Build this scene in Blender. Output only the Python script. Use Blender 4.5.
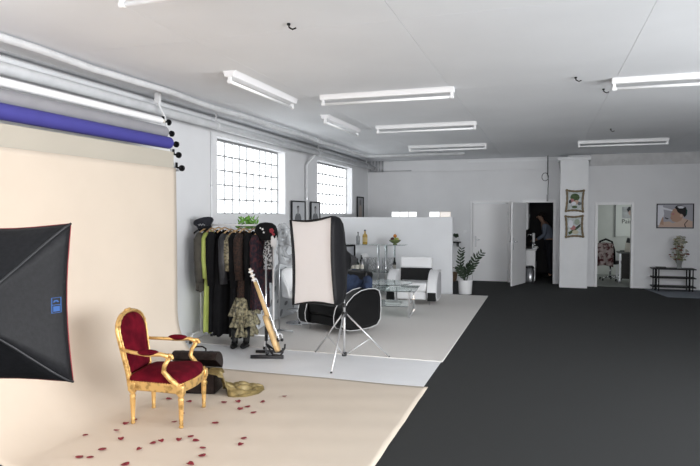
import bpy, bmesh, math, random
from mathutils import Vector, Matrix
random.seed(7)
PI = math.pi
for o in list(bpy.data.objects): bpy.data.objects.remove(o)
scene = bpy.context.scene
COL = scene.collection

# ------------------------------------------------------------ camera
cam_d = bpy.data.cameras.new('camera'); cam = bpy.data.objects.new('camera', cam_d); COL.objects.link(cam)
cam_d.sensor_width = 36.0; cam_d.lens = 600.0/700.0*36.0; cam_d.clip_start = 0.05
cam.location = (0, 0, 1.7)
cam.rotation_euler = (math.radians(90)-math.atan(19/600.0), 0, math.radians(18))
scene.camera = cam

# ------------------------------------------------------------ world and area lights
w = bpy.data.worlds.new('world'); scene.world = w; w.use_nodes = True
w.node_tree.nodes['Background'].inputs[0].default_value = (0.86, 0.93, 1.0, 1)
w.node_tree.nodes['Background'].inputs[1].default_value = 0.6
def area(name, loc, rot, sx, sy, power, col=(1, 1, 1)):
    d = bpy.data.lights.new(name, 'AREA'); d.shape = 'RECTANGLE'; d.size = sx; d.size_y = sy
    d.energy = power; d.color = col
    o = bpy.data.objects.new(name, d); COL.objects.link(o); o.location = loc; o.rotation_euler = rot
    return o
# fill lamp added outside the opening in the unseen wall behind the camera (points +Y)
area('fill_front', (-1.0, -5.6, 1.65), (math.radians(90), 0, 0), 6.6, 2.5, 330, (0.97, 0.985, 1.0))
# fill lamp added outside the unseen right wall to brighten the left wall (points -X)
area('fill_side', (5.25, 1.4, 1.65), (0, math.radians(90), 0), 2.5, 9.4, 940, (0.98, 0.99, 1.0))
area('daylight_office', (3.3, 16.9, 1.6), (0, math.radians(90), 0), 1.2, 1.2, 16, (0.95, 1.0, 0.97))

vs = scene.view_settings
vs.view_transform = 'Standard'; vs.look = 'None'; vs.gamma = 1.0; vs.use_curve_mapping = False
vs.exposure = 0.15

# ------------------------------------------------------------ materials
MATS = {}
def mat(name, col, rough=0.6, metal=0.0, var=0.0, scale=20.0, bump=0.0, bscale=None, emit=0.0, alpha=1.0,
        trans=0.0, col2=None, ior=1.45, thresh=None, sheen=0.0, coat=0.0, ecol=None, spec=None):
    if name in MATS: return MATS[name]
    m = bpy.data.materials.new(name); m.use_nodes = True
    nt = m.node_tree; b = nt.nodes['Principled BSDF']
    c = (col[0], col[1], col[2], 1)
    b.inputs['Base Color'].default_value = c
    b.inputs['Roughness'].default_value = rough; b.inputs['Metallic'].default_value = metal
    b.inputs['IOR'].default_value = ior
    b.inputs['Transmission Weight'].default_value = trans; b.inputs['Alpha'].default_value = alpha
    if spec is None and (max(col) < .02 or name.startswith(('print_', 'photo_', 'poster_'))): spec = .18
    if spec is not None: b.inputs['Specular IOR Level'].default_value = spec
    if sheen: b.inputs['Sheen Weight'].default_value = sheen
    if coat: b.inputs['Coat Weight'].default_value = coat
    if emit:
        e = ecol or col
        b.inputs['Emission Color'].default_value = (e[0], e[1], e[2], 1); b.inputs['Emission Strength'].default_value = emit
    tc = None
    if var or col2 or bump:
        tc = nt.nodes.new('ShaderNodeTexCoord')
    if var or col2:
        n = nt.nodes.new('ShaderNodeTexNoise'); n.inputs['Scale'].default_value = scale; n.inputs['Detail'].default_value = 4
        nt.links.new(tc.outputs['Object'], n.inputs['Vector'])
        r = nt.nodes.new('ShaderNodeValToRGB')
        a = col2 if col2 else tuple(max(0, x*(1-var)) for x in col)
        z = col if col2 else tuple(min(1, x*(1+var)) for x in col)
        r.color_ramp.elements[0].color = (a[0], a[1], a[2], 1); r.color_ramp.elements[1].color = (z[0], z[1], z[2], 1)
        t = thresh or (0.35, 0.65)
        r.color_ramp.elements[0].position = t[0]; r.color_ramp.elements[1].position = t[1]
        nt.links.new(n.outputs['Fac'], r.inputs['Fac']); nt.links.new(r.outputs['Color'], b.inputs['Base Color'])
    if bump:
        n2 = nt.nodes.new('ShaderNodeTexNoise'); n2.inputs['Scale'].default_value = bscale or scale; n2.inputs['Detail'].default_value = 3
        nt.links.new(tc.outputs['Object'], n2.inputs['Vector'])
        bp = nt.nodes.new('ShaderNodeBump'); bp.inputs['Strength'].default_value = bump; bp.inputs['Distance'].default_value = 0.02
        nt.links.new(n2.outputs['Fac'], bp.inputs['Height']); nt.links.new(bp.outputs['Normal'], b.inputs['Normal'])
    MATS[name] = m
    return m
WALL = mat('wall_paint', (0.71, 0.715, 0.73), 0.85, var=0.025, scale=1.5, bump=0.08, bscale=40)
CEIL = mat('ceiling_paint', (0.80, 0.82, 0.845), 0.8, var=0.03, scale=0.8, bump=0.35, bscale=0.9)
CARPET = mat('black_carpet', (0.0195, 0.021, 0.0215), 1.0, var=0.3, scale=220, bump=0.4, bscale=500)
LOUNGE = mat('pale_carpet', (0.72, 0.695, 0.67), 1.0, var=0.06, scale=300, bump=0.3, bscale=500)
SHEET = mat('white_vinyl', (0.78, 0.79, 0.81), 0.45, var=0.02, scale=3)
PAPER = mat('beige_paper', (0.595, 0.52, 0.435), 0.9, var=0.02, scale=2, bump=0.12, bscale=3)
BAND = mat('grey_beige_band', (0.44, 0.41, 0.35), 0.9, var=0.02, scale=2)
WHITE = mat('white_lacquer', (0.78, 0.78, 0.79), 0.4)
WHITEP = mat('white_paint', (0.74, 0.75, 0.765), 0.55, var=0.015, scale=4)
WROLL = mat('white_roll', (0.9, 0.9, 0.91), 0.5)
GROLL = mat('grey_roll', (0.28, 0.28, 0.30), 0.7, var=0.04, scale=6)
BROLL = mat('blue_roll', (0.055, 0.052, 0.27), 0.6, var=0.04, scale=6)
BLACK = mat('black_metal', (0.006, 0.006, 0.0065), 0.5)
BPLAST = mat('black_plastic', (0.02, 0.02, 0.022), 0.5)
CHROME = mat('chrome', (0.72, 0.73, 0.75), 0.12, metal=1.0)
STEEL = mat('brushed_steel', (0.55, 0.56, 0.58), 0.35, metal=1.0)
ALU = mat('aluminium', (0.62, 0.62, 0.63), 0.35, metal=0.7)
SOFTBLK = mat('black_nylon', (0.008, 0.008, 0.0095), 0.6, spec=.3, var=0.2, scale=60, bump=0.1, bscale=30)
DIFF = mat('white_diffuser', (0.80, 0.775, 0.775), 0.9)
GOLD = mat('gilded_wood', (0.70, 0.45, 0.17), 0.35, metal=0.6, col2=(.30, .17, .05), scale=22, thresh=(.3, .5), bump=0.15, bscale=60)
VELVET = mat('red_velvet', (0.13, 0.005, 0.014), 0.9, col2=(0.065, 0.0025, 0.008), scale=9, spec=.08)
PETAL = mat('petal_red', (0.20, 0.012, 0.025), 0.7, var=0.35, scale=60)
LEATHER = mat('brown_leather', (0.014, 0.009, 0.008), 0.45, var=0.4, scale=30, bump=0.2, bscale=80)
SATIN = mat('gold_satin', (0.27, 0.205, 0.085), 0.4, metal=0.2, col2=(.15, .11, .04), scale=14)
WLEATH = mat('white_leather', (0.78, 0.78, 0.79), 0.35, bump=0.05, bscale=60)
BLEATH = mat('black_leather', (0.006, 0.006, 0.0065), 0.4, spec=.3, bump=0.06, bscale=60)
GLASS = mat('clear_glass', (0.86, 0.95, 0.93), 0.03, trans=0.95, ior=1.3)
BOTTLE = mat('green_bottle', (0.006, 0.014, 0.009), 0.12, coat=0.5)
WHISKY = mat('amber_bottle', (0.42, 0.28, 0.06), 0.12, coat=0.5)
CLEARB = mat('grey_bottle', (0.22, 0.23, 0.24), 0.15, coat=0.5)
LABELP = mat('bottle_paper', (0.68, 0.65, 0.58), 0.8)
DENIM = mat('denim', (0.035, 0.058, 0.12), 0.9, col2=(0.012, 0.02, 0.05), scale=7, bump=0.3, bscale=120)
LEAF = mat('dark_leaf', (0.022, 0.04, 0.02), 0.6, var=0.4, scale=10)
GREEN = mat('bright_leaf', (0.14, 0.34, 0.05), 0.5, var=0.4, scale=20)
SOIL = mat('soil', (0.03, 0.02, 0.015), 1.0, var=0.4, scale=60)
WOOD = mat('hanger_wood', (0.48, 0.31, 0.15), 0.5, var=0.15, scale=20)
BLOND = mat('blond_wood', (0.62, 0.42, 0.20), 0.4, var=0.1, scale=14)
DARKW = mat('dark_wood', (0.02, 0.017, 0.016), 0.5, var=0.2, scale=20)
GREYRUG = mat('blue_grey_rug', (0.17, 0.19, 0.22), 1.0, var=0.1, scale=80)
DUST = mat('grey_pipe', (0.60, 0.61, 0.625), 0.5, var=0.06, scale=6)
DAY = mat('glass_block_daylight', (0.85, 0.88, 0.9), 0.2, emit=2.2, ecol=(0.96, 0.985, 1.0))
MORTAR = mat('window_mortar', (0.32, 0.325, 0.33), 0.9)

# ------------------------------------------------------------ mesh builder
class MB:
    def __init__(s): s.v = []; s.f = []
    def add(s, vs, fs, M=None):
        k = len(s.v)
        for p in vs:
            p = Vector(p); s.v.append(tuple(M @ p) if M else tuple(p))
        for q in fs: s.f.append([i+k for i in q])
        return s
    def box(s, c, d, rot=None):
        x, y, z = d[0]/2, d[1]/2, d[2]/2
        vs = [(-x,-y,-z),(x,-y,-z),(x,y,-z),(-x,y,-z),(-x,-y,z),(x,-y,z),(x,y,z),(-x,y,z)]
        M = Matrix.Translation(c)
        if rot is not None:
            M = M @ (rot.to_4x4() if hasattr(rot, 'to_4x4') else Matrix.Rotation(rot, 4, 'Z'))
        return s.add(vs, [(3,2,1,0),(4,5,6,7),(0,1,5,4),(1,2,6,5),(2,3,7,6),(3,0,4,7)], M)
    def span(s, a, b):
        return s.box([(a[i]+b[i])/2 for i in range(3)], [abs(b[i]-a[i]) for i in range(3)])
    def tube(s, pts, r, seg=8, closed=False, cap=True):
        pts = [Vector(p) for p in pts]; n = len(pts)
        rr = r if isinstance(r, (list, tuple)) else [r]*n
        vs = []; fs = []; up = None
        for i in range(n):
            if closed: t = pts[(i+1) % n]-pts[i-1]
            else: t = pts[min(i+1, n-1)]-pts[max(i-1, 0)]
            t.normalize()
            if up is None:
                up = Vector((0,0,1)) if abs(t.z) < 0.9 else Vector((1,0,0))
            a = up - t*up.dot(t)
            if a.length < 1e-5: a = t.orthogonal()
            a.normalize(); up = a; b = t.cross(a)
            for j in range(seg):
                th = 2*PI*j/seg
                vs.append(pts[i]+(a*math.cos(th)+b*math.sin(th))*rr[i])
        m = n if closed else n-1
        for i in range(m):
            for j in range(seg):
                fs.append((i*seg+j, i*seg+(j+1) % seg, ((i+1) % n)*seg+(j+1) % seg, ((i+1) % n)*seg+j))
        if not closed and cap:
            fs.append(tuple(range(seg))[::-1]); fs.append(tuple((n-1)*seg+j for j in range(seg)))
        return s.add(vs, fs)
    def cyl(s, a, b, r, r2=None, seg=14): return s.tube([a, b], [r, r if r2 is None else r2], seg)
    def lathe(s, prof, seg=20, M=None, c=(0,0,0)):
        vs = []; fs = []; n = len(prof)
        for r, z in prof:
            for j in range(seg):
                th = 2*PI*j/seg; vs.append((c[0]+r*math.cos(th), c[1]+r*math.sin(th), c[2]+z))
        for i in range(n-1):
            for j in range(seg):
                fs.append((i*seg+j, i*seg+(j+1) % seg, (i+1)*seg+(j+1) % seg, (i+1)*seg+j))
        fs.append(tuple(range(seg))[::-1]); fs.append(tuple((n-1)*seg+j for j in range(seg)))
        return s.add(vs, fs, M)
    def ball(s, c, r, nu=12, nv=8):
        if not isinstance(r, (list, tuple)): r = (r, r, r)
        vs = [(c[0], c[1], c[2]-r[2])]
        for i in range(1, nv):
            ph = -PI/2+PI*i/nv
            for j in range(nu):
                th = 2*PI*j/nu
                vs.append((c[0]+r[0]*math.cos(ph)*math.cos(th), c[1]+r[1]*math.cos(ph)*math.sin(th), c[2]+r[2]*math.sin(ph)))
        vs.append((c[0], c[1], c[2]+r[2])); fs = []
        for j in range(nu): fs.append((0, 1+(j+1) % nu, 1+j))
        for i in range(nv-2):
            for j in range(nu):
                a = 1+i*nu; fs.append((a+j, a+(j+1) % nu, a+nu+(j+1) % nu, a+nu+j))
        t = len(vs)-1; a = 1+(nv-2)*nu
        for j in range(nu): fs.append((a+j, a+(j+1) % nu, t))
        return s.add(vs, fs)
    def prism(s, poly, a, b, axis='X', M=None):
        def P(u, v, t): return {'X': (t, u, v), 'Y': (u, t, v), 'Z': (u, v, t)}[axis]
        n = len(poly)
        vs = [P(u, v, a) for u, v in poly]+[P(u, v, b) for u, v in poly]
        fs = [tuple(range(n))[::-1], tuple(range(n, 2*n))]
        for i in range(n): fs.append((i, (i+1) % n, n+(i+1) % n, n+i))
        return s.add(vs, fs, M)
    def grid(s, fn, nu, nv, closed_u=False):
        vs = []; fs = []
        for i in range(nv+1):
            for j in range(nu if closed_u else nu+1): vs.append(fn(j/nu, i/nv))
        W = nu if closed_u else nu+1
        for i in range(nv):
            for j in range(nu):
                fs.append((i*W+j, i*W+(j+1) % W, (i+1)*W+(j+1) % W, (i+1)*W+j))
        return s.add(vs, fs)
    def build(s, name, m, parent=None, smooth=False, bevel=0, sub=0, solid=0, loc=None, rz=None, seg=2):
        me = bpy.data.meshes.new(name); me.from_pydata(s.v, [], s.f)
        bm = bmesh.new(); bm.from_mesh(me); bmesh.ops.recalc_face_normals(bm, faces=bm.faces)
        bm.to_mesh(me); bm.free()
        o = bpy.data.objects.new(name, me); COL.objects.link(o)
        me.materials.append(m)
        if smooth:
            for p in me.polygons: p.use_smooth = True
        if solid:
            md = o.modifiers.new('solid', 'SOLIDIFY'); md.thickness = solid; md.offset = 0
        if bevel:
            md = o.modifiers.new('bevel', 'BEVEL'); md.width = bevel; md.segments = seg; md.limit_method = 'ANGLE'
            md.angle_limit = math.radians(40)
            if not smooth:
                for p in me.polygons: p.use_smooth = True
                try: me.set_sharp_from_angle(angle=math.radians(50))
                except Exception: pass
        if sub:
            md = o.modifiers.new('sub', 'SUBSURF'); md.levels = sub; md.render_levels = sub
        if parent is not None: o.parent = parent
        if loc is not None: o.location = loc
        if rz is not None: o.rotation_euler = (0, 0, rz)
        return o
def tag(o, label=None, cat=None, group=None, kind=None):
    if label: o['label'] = label
    if cat: o['category'] = cat
    if group: o['group'] = group
    if kind: o['kind'] = kind
    return o
def thing(name, label, cat, loc=(0,0,0), rz=0, group=None):
    o = bpy.data.objects.new(name, None); COL.objects.link(o); o.empty_display_size = 0.1
    o.location = loc; o.rotation_euler = (0, 0, rz)
    return tag(o, label, cat, group)
def struct(mb, name, m, **k): return tag(mb.build(name, m, **k), kind='structure')
def copy_tree(o, parent=None):
    c = o.copy(); COL.objects.link(c); c.parent = parent
    for ch in list(o.children): copy_tree(ch, c)
    return c
def linked(o, name, parent, loc=None):
    c = o.copy(); c.name = name; COL.objects.link(c); c.parent = parent
    if loc is not None: c.location = loc
    return c
def arc(cx, cz, r, a0, a1, n): return [(cx+r*math.cos(math.radians(a0+(a1-a0)*i/n)), cz+r*math.sin(math.radians(a0+(a1-a0)*i/n))) for i in range(n+1)]

# ------------------------------------------------------------ room shell
XL, XR, YF, YB, YB2, ZC = -4.5, 5.0, -5.2, 15.4, 15.08, 3.08
struct(MB().span((XL-.4, YF-.2, -.1), (XR+.2, 19, 0)), 'floor', CARPET)
ce = struct(MB().span((XL-.4, YF-.2, ZC+.014), (XR+.2, 19, ZC+.15)), 'ceiling', mat('ceiling_gap', (.6, .6, .6), .9))
cxs = [XL-.3]+[-4.35+1.675*i for i in range(6)]+[XR+.1]; cys = [YF-.1]+[-3.3+2.5*i for i in range(9)]+[18.9]
for i in range(len(cxs)-1):
    for j in range(len(cys)-1):
        MB().span((cxs[i]+.0015, cys[j]+.0015, ZC), (cxs[i+1]-.0015, cys[j+1]-.0015, ZC+.0135)).build('ceiling_panel', CEIL, ce)
# left wall with four glass-block window openings
WZ0, WZ1 = 1.68, 2.82
WIN = [(7.66, 10.04), (11.66, 14.02), (-3.2, -0.82), (0.4, 2.78)]
wl = MB(); T0, T1 = XL-.35, XL
wl.span((T0, YF, 0), (T1, YB+.2, WZ0)); wl.span((T0, YF, WZ1), (T1, YB+.2, ZC))
ys = [YF]
for a, b in sorted(WIN): ys += [a, b]
ys.append(YB+.2)
for i in range(0, len(ys), 2): wl.span((T0, ys[i], WZ0), (T1, ys[i+1], WZ1))
struct(wl, 'wall_left', WALL)
def glass_block():
    m = MB(); x, y, z = .04, .1065, .1005
    m.box((0, 0, 0), (.05, .226, .208)); m.box((.03, 0, 0), (.02, .206, .188))
    return m
blk0 = None
for n, (a, b) in enumerate(WIN):
    wobj = thing('window_%d' % (n+1), None, None, (XL-.2, (a+b)/2, (WZ0+WZ1)/2)); wobj['kind'] = 'structure'
    ncol, nrow = 10, 5
    pw, ph = (b-a-.02)/ncol, (WZ1-WZ0-.05)/nrow
    g = MB()
    for i in range(ncol+1): g.box((0, -(b-a)/2+.01+i*pw, .0), (.10, .015, WZ1-WZ0-.04))
    for j in range(nrow+1): g.box((0, 0, -(WZ1-WZ0)/2+.025+j*ph), (.105, b-a-.005, .022))
    g.build('mortar_grid', MORTAR, wobj)
    for i in range(ncol):
        for j in range(nrow):
            p = (0, -(b-a)/2+.01+(i+.5)*pw, -(WZ1-WZ0)/2+.025+(j+.5)*ph)
            if blk0 is None:
                blk0 = glass_block().build('glass_block', DAY, wobj, bevel=.008, loc=p)
            else: linked(blk0, 'glass_block', wobj, p)
    MB().span((-.04, -(b-a)/2, -(WZ1-WZ0)/2), (.205, (b-a)/2, -(WZ1-WZ0)/2+.02)).build('window_sill', WHITEP, wobj)
# back wall: door wall on the left, thicker wall right of the column
wb = MB()
D1 = (-1.74, -.87); D2 = (-.46, .19); DH = 1.98
for a, b in ((XL, D1[0]), (D1[1], D2[0]), (D2[1], .5)): wb.span((a, YB, 0), (b, YB+.15, ZC))
for a, b in (D1, D2): wb.span((a, YB, DH), (b, YB+.15, ZC))
struct(wb, 'wall_back', WALL)
D3 = (1.17, 1.88); DH3 = 1.91
wr = MB()
wr.span((.5, YB2, 0), (D3[0], YB2+.47, ZC)); wr.span((D3[1], YB2, 0), (XR, YB2+.12, ZC)); wr.span((D3[0], YB2, DH3), (D3[1], YB2+.12, ZC))
struct(wr, 'wall_back_right', WALL)
struct(MB().span((.33, 14.68, 0), (.93, YB, 2.93)), 'wall_column', WHITEP)
struct(MB().span((.27, 14.62, 2.93), (.98, YB, 3.0)), 'trim_1', WHITEP)
wrt = MB(); SY0, SY1 = -3.3, 6.1
wrt.span((XR, YF, 0), (XR+.15, SY0, ZC)); wrt.span((XR, SY1, 0), (XR+.15, YB2, ZC)); wrt.span((XR, SY0, 0), (XR+.15, SY1, .4)); wrt.span((XR, SY0, 2.9), (XR+.15, SY1, ZC))
struct(wrt, 'wall_right', WALL)
sg = MB()
for i in range(5): sg.box((XR+.07, SY0+i*(SY1-SY0)/4, 1.65), (.06, .06, 2.5))
for z in (.43, 2.87): sg.box((XR+.07, (SY0+SY1)/2, z), (.06, SY1-SY0, .06))
struct(sg, 'window_6', WHITEP)  # unseen frame, added round the opening for the side fill lamp
# front wall (behind the camera) with opening and frame added for the fill lamp
wf = MB(); GX0, GX1, GZ0, GZ1 = -4.3, 2.3, .4, 2.9
wf.span((XL, YF-.15, 0), (GX0, YF, ZC)); wf.span((GX1, YF-.15, 0), (XR, YF, ZC))
wf.span((GX0, YF-.15, 0), (GX1, YF, GZ0)); wf.span((GX0, YF-.15, GZ1), (GX1, YF, ZC))
struct(wf, 'wall_front', WALL)
sw = MB()
for i in range(5):
    x = GX0+i*(GX1-GX0)/4; sw.box((x, YF-.07, (GZ0+GZ1)/2), (.06, .06, GZ1-GZ0))
sw.box(((GX0+GX1)/2, YF-.07, GZ0+.03), (GX1-GX0, .06, .06)); sw.box(((GX0+GX1)/2, YF-.07, GZ1-.03), (GX1-GX0, .06, .06))
struct(sw, 'window_5', WHITEP)
# beam along the back wall
struct(MB().span((XL, YB-.06, 2.79), (.3, YB, ZC)), 'trim_2', WALL)
struct(MB().span((.98, YB2-.04, 2.82), (XR, YB2, ZC)), 'trim_3', mat('lintel_plaster', (0.55, 0.55, 0.555), 0.9, var=.08, scale=5))
struct(MB().span((-1.86, YB-.09, 2.99), (.27, YB-.06, 3.03)), 'trim_4', WHITEP)
bb = MB()
for a, b in ((XL, D1[0]-.05), (D1[1]+.05, D2[0]-.05), (D2[1]+.05, .33)): bb.span((a, YB-.012, 0), (b, YB, .06))
struct(bb, 'baseboard_back', WHITEP)
struct(MB().span((D3[1]+.07, YB2-.012, 0), (XR, YB2, .05)), 'baseboard_right', WHITEP)

# rooms beyond the doors
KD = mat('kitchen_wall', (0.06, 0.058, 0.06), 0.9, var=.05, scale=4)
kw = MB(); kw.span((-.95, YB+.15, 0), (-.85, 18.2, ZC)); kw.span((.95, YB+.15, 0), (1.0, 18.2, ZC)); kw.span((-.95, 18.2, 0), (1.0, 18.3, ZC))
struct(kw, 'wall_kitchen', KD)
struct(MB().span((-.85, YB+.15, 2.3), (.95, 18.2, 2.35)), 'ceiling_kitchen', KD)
OW = mat('office_wall', (0.56, 0.575, 0.555), 0.9, var=.03, scale=3)
ow = MB(); ow.span((1.0, YB2+.47, 0), (1.05, 18.2, ZC)); ow.span((1.0, 18.2, 0), (3.6, 18.3, ZC))
ow.span((3.5, YB2+.12, 0), (3.6, 18.3, ZC))
struct(ow, 'wall_office', OW)
struct(MB().span((1.05, YB2+.12, 0.0), (3.5, 18.2, .006)), 'floor_office', mat('office_floor', (0.20, 0.21, 0.20), 0.5, var=.1, scale=6))

# door frames and doors
def frame(n, a, b, h, y, wd=.055, dp=.035):
    m = MB(); m.span((a-wd, y-dp, 0), (a, y+.10, h+wd)); m.span((b, y-dp, 0), (b+wd, y+.10, h+wd)); m.span((a, y-dp, h), (b, y+.10, h+wd))
    return struct(m, 'trim_%d' % n, WHITE, bevel=.004)
frame(5, D1[0], D1[1], DH, YB); frame(6, D2[0], D2[1], DH, YB, .07); frame(7, D3[0], D3[1], DH3, YB2, .06)
def door(name, width, h, loc, rz, side):
    d = thing(name, None, None, loc, rz); d['kind'] = 'structure'
    MB().span((0, -.02, .012), (width, .02, h)).build('door_leaf', WHITE, d, bevel=.003)
    for s in (-1, 1):
        x = .07 if side < 0 else width-.07
        MB().span((x-.02, s*.02, h*.44), (x+.02, s*.028, h*.58)).build('lock_plate', STEEL, d, bevel=.003)
        dx = .11 if side < 0 else -.11
        MB().tube([(x, s*.024, 1.05), (x, s*.07, 1.05), (x+dx, s*.075, 1.05)], .009, 8).build('door_handle', CHROME, d, smooth=True)
        MB().cyl((x, s*.024, .93), (x, s*.025, .93), .01).build('key_barrel', CHROME, d, smooth=True)
    for z in (.25, h-.25):
        x = width if side < 0 else 0
        MB().cyl((x, -.03, z-.04), (x, -.03, z+.04), .008, seg=8).build('hinge', STEEL, d)
    return d
door('door_1', D1[1]-D1[0]-.01, DH-.01, (D1[0]+.005, YB+.03, 0), 0, -1)
dv = Vector((-.74+.46, 14.44-15.35)); door('door_2', .94, DH-.01, (D2[0]-.0, YB-.06, 0), math.atan2(dv.y, dv.x), 1)

# low white partition
pt = MB(); pt.span((XL, 12.74, 0), (-1.86, 12.84, 1.63))
struct(pt, 'wall_partition', mat('partition_paint', (0.77, 0.78, 0.80), .6, var=.015, scale=2))
struct(MB().span((XL, 12.725, 0), (-1.85, 12.74, .045)), 'baseboard_partition', WHITEP)

# floor coverings
tag(MB().span((XL+.02, 6.82, 0), (-1.1, 12.62, .012)).build('carpet', LOUNGE, bevel=.004), 'pale grey lounge carpet under the armchairs and glass table', 'carpet')
tag(MB().span((XL+.02, 5.4, 0), (-1.12, 6.815, .004)).build('floor_sheet', SHEET), 'glossy white floor sheet strip between beige backdrop and pale carpet', 'floor sheet')
tag(MB().prism([(2.16, 15.0), (2.40, 13.62), (4.6, 13.62), (4.6, 15.0)], .0005, .01, 'Z').build('rug', GREYRUG), 'blue grey rug under the black console shelf', 'rug')

# ------------------------------------------------------------ pipes and ceiling things
def pipe(name, label, pts, r, m=DUST, seg=12, clips=()):
    t = thing(name, label, 'pipe')
    MB().tube(pts, r, seg).build('pipe_run', m, t, smooth=True)
    for p, ax_ in clips:
        k = MB(); p = Vector(p)
        if ax_ == 'Y': k.cyl(p-Vector((0,.015,0)), p+Vector((0,.015,0)), r*1.18, seg=12)
        if ax_ == 'X': k.cyl(p-Vector((.015,0,0)), p+Vector((.015,0,0)), r*1.18, seg=12)
        if ax_ == 'Z': k.cyl(p-Vector((0,0,.015)), p+Vector((0,0,.015)), r*1.25, seg=12)
        k.span((p.x-.008, p.y-.008, p.z), (p.x+.008, p.y+.008, min(ZC, p.z+.3))) if ax_ != 'Z' else k.span((XL, p.y-.01, p.z-.008), (p.x, p.y+.01, p.z+.008))
        k.build('pipe_clip', STEEL if ax_ == 'Z' else DUST, t)
    return t
pipe('heating_pipe', 'thick white pipe running along the window wall below the ceiling', [(-4.3, YF+.1, 2.91), (-4.3, 15.25, 2.91)], .055, DUST, 14,
     [((-4.3, y, 2.91), 'Y') for y in (-3, 0, 7.3, 11.2, 14.6)])
def wob(i): return .012*math.sin(i*1.9)+.008*math.sin(i*4.3)
pipe('ceiling_pipe', 'slim wrapped white pipe under the ceiling, bending along the back partition', [(-3.93+wob(i), YF+.1+i*.6, 3.03+.5*wob(i+3)) for i in range(31)]+[(-3.9, 13.2, 3.03), (-3.75, 13.35, 3.03), (-1.7, 13.35, 3.03)], .034, DUST, 12,
     [((-3.93, y, 3.03), 'Y') for y in (1, 7.3, 10.2)])
pipe('wall_duct', 'broad grey cable duct above the thick white pipe on window wall', [(-4.42, YF+.1, 3.02), (-4.42, 15.3, 3.02)], .045, WHITEP, 4)
pipe('drain_pipe', 'white pipe bending down the wall beside the far window', [(-4.3, 11.02, 2.86), (-4.36, 11.0, 2.78), (-4.45, 10.95, 2.66), (-4.45, 10.95, .3)], .03, DUST, 10, [((-4.45, 10.95, z), 'Z') for z in (.8, 2.0)])
pipe('conduit', 'thin white conduit on the wall beside the near glass block window', [(-4.485, 7.47, 2.86), (-4.485, 7.47, .1)], .014, WHITEP, 8, [((-4.485, 7.47, z), 'Z') for z in (.7, 1.4, 2.1)])
pb = thing('pipe_manifold', 'cluster of short grey pipes in the far ceiling corner', 'pipe')
for i in range(5):
    MB().cyl((-4.40+i*.085, 15.27-.02*(i % 2), 2.8), (-4.40+i*.085, 15.27-.02*(i % 2), ZC), .016, seg=8).build('riser', STEEL, pb, smooth=True)
MB().cyl((-4.47, 15.3, 2.82), (-3.3, 15.3, 2.82), .012, seg=8).build('cross_pipe', STEEL, pb, smooth=True)

# ceiling batten lights (unlit)
TUBE = mat('unlit_tube', (0.88, 0.89, 0.9), .3)
def batten():
    t = thing('ceiling_light', '', 'ceiling light', group='batten lights on the ceiling')
    L = .775
    MB().prism([(-.075, 0), (.075, 0), (.06, -.012), (.045, -.055), (-.045, -.055), (-.06, -.012)], -L, L, 'X').build('housing', WHITE, t, bevel=.003)
    MB().cyl((-L+.03, 0, -.10), (L-.03, 0, -.10), .0155, seg=12).build('tube', TUBE, t, smooth=True)
    for s in (-1, 1):
        m = MB().box((s*(L-.025), 0, -.075), (.03, .034, .075)); m.cyl((s*(L-.045), 0, -.10), (s*(L-.005), 0, -.10), .021)
        m.build('lamp_holder', WHITE, t, bevel=.003)
    return t
bat0 = batten(); first = True
for (x, y, r, lb) in [(-1.73, 6.62, 0, 'white batten ceiling light just in front of the standing strip softbox'),
                  (-1.76, 9.15, 0, 'white batten ceiling light over the glass coffee table'),
                  (-1.87, 12.0, 0, 'white batten ceiling light over the free end of the low partition'),
                  (1.41, 6.72, 0, 'white batten ceiling light over the open black carpet'),
                  (1.35, 12.2, 0, 'white batten ceiling light in front of the office doorway'),
                  (-2.91, 5.95, PI/2, 'white batten ceiling light running lengthwise near the clothes rack'),
                  (-2.93, 8.65, PI/2, 'white batten ceiling light running lengthwise above the black armchair'),
                  (-1.72, 3.1, 0, 'white batten ceiling light over the gilded chair end of backdrop')]:
    t = bat0 if first else copy_tree(bat0); first = False
    t.location = (x, y, ZC); t.rotation_euler = (0, 0, r); t['label'] = lb
for (x, y) in [(-1.78, 4.04), (.28, 6.5), (.6, 7.2), (1.0, 10.6)]:
    m = MB().cyl((0, 0, 0), (0, 0, -.012), .014, seg=8); m.tube([(0, 0, -.01), (.004, 0, -.03), (.03, 0, -.045), (.055, .01, -.035)], .006, 6)
    tag(m.build('ceiling_hook', BLACK, loc=(x, y, ZC)), 'small black hook screwed into the white ceiling', 'hook', 'black hooks in the ceiling')
cb = thing('hanging_cable', 'black cable with a coiled loop hanging before the kitchen door', 'cable', (.05, 15.0, 0))
MB().tube([(0, 0, ZC), (.003, 0, 2.7), (0, 0, 2.62)], .012, 6).build('cable_run', BLACK, cb)
MB().tube([(-.055+.075*math.cos(a*PI/8), 0, 2.58+.095*math.sin(a*PI/8)) for a in range(16)], .007, 6, closed=True).build('cable_loop', BLACK, cb)
MB().tube([(.0, 0, 2.62), (.02, 0, 2.5), (.01, 0, 2.3), (.012, 0, 2.1)], .007, 6).build('cable_tail', BLACK, cb)
MB().box((.0, 0, 2.08), (.04, .035, .16)).build('socket', mat('grey_plastic', (.3, .3, .31), .5), cb, bevel=.005)

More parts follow.
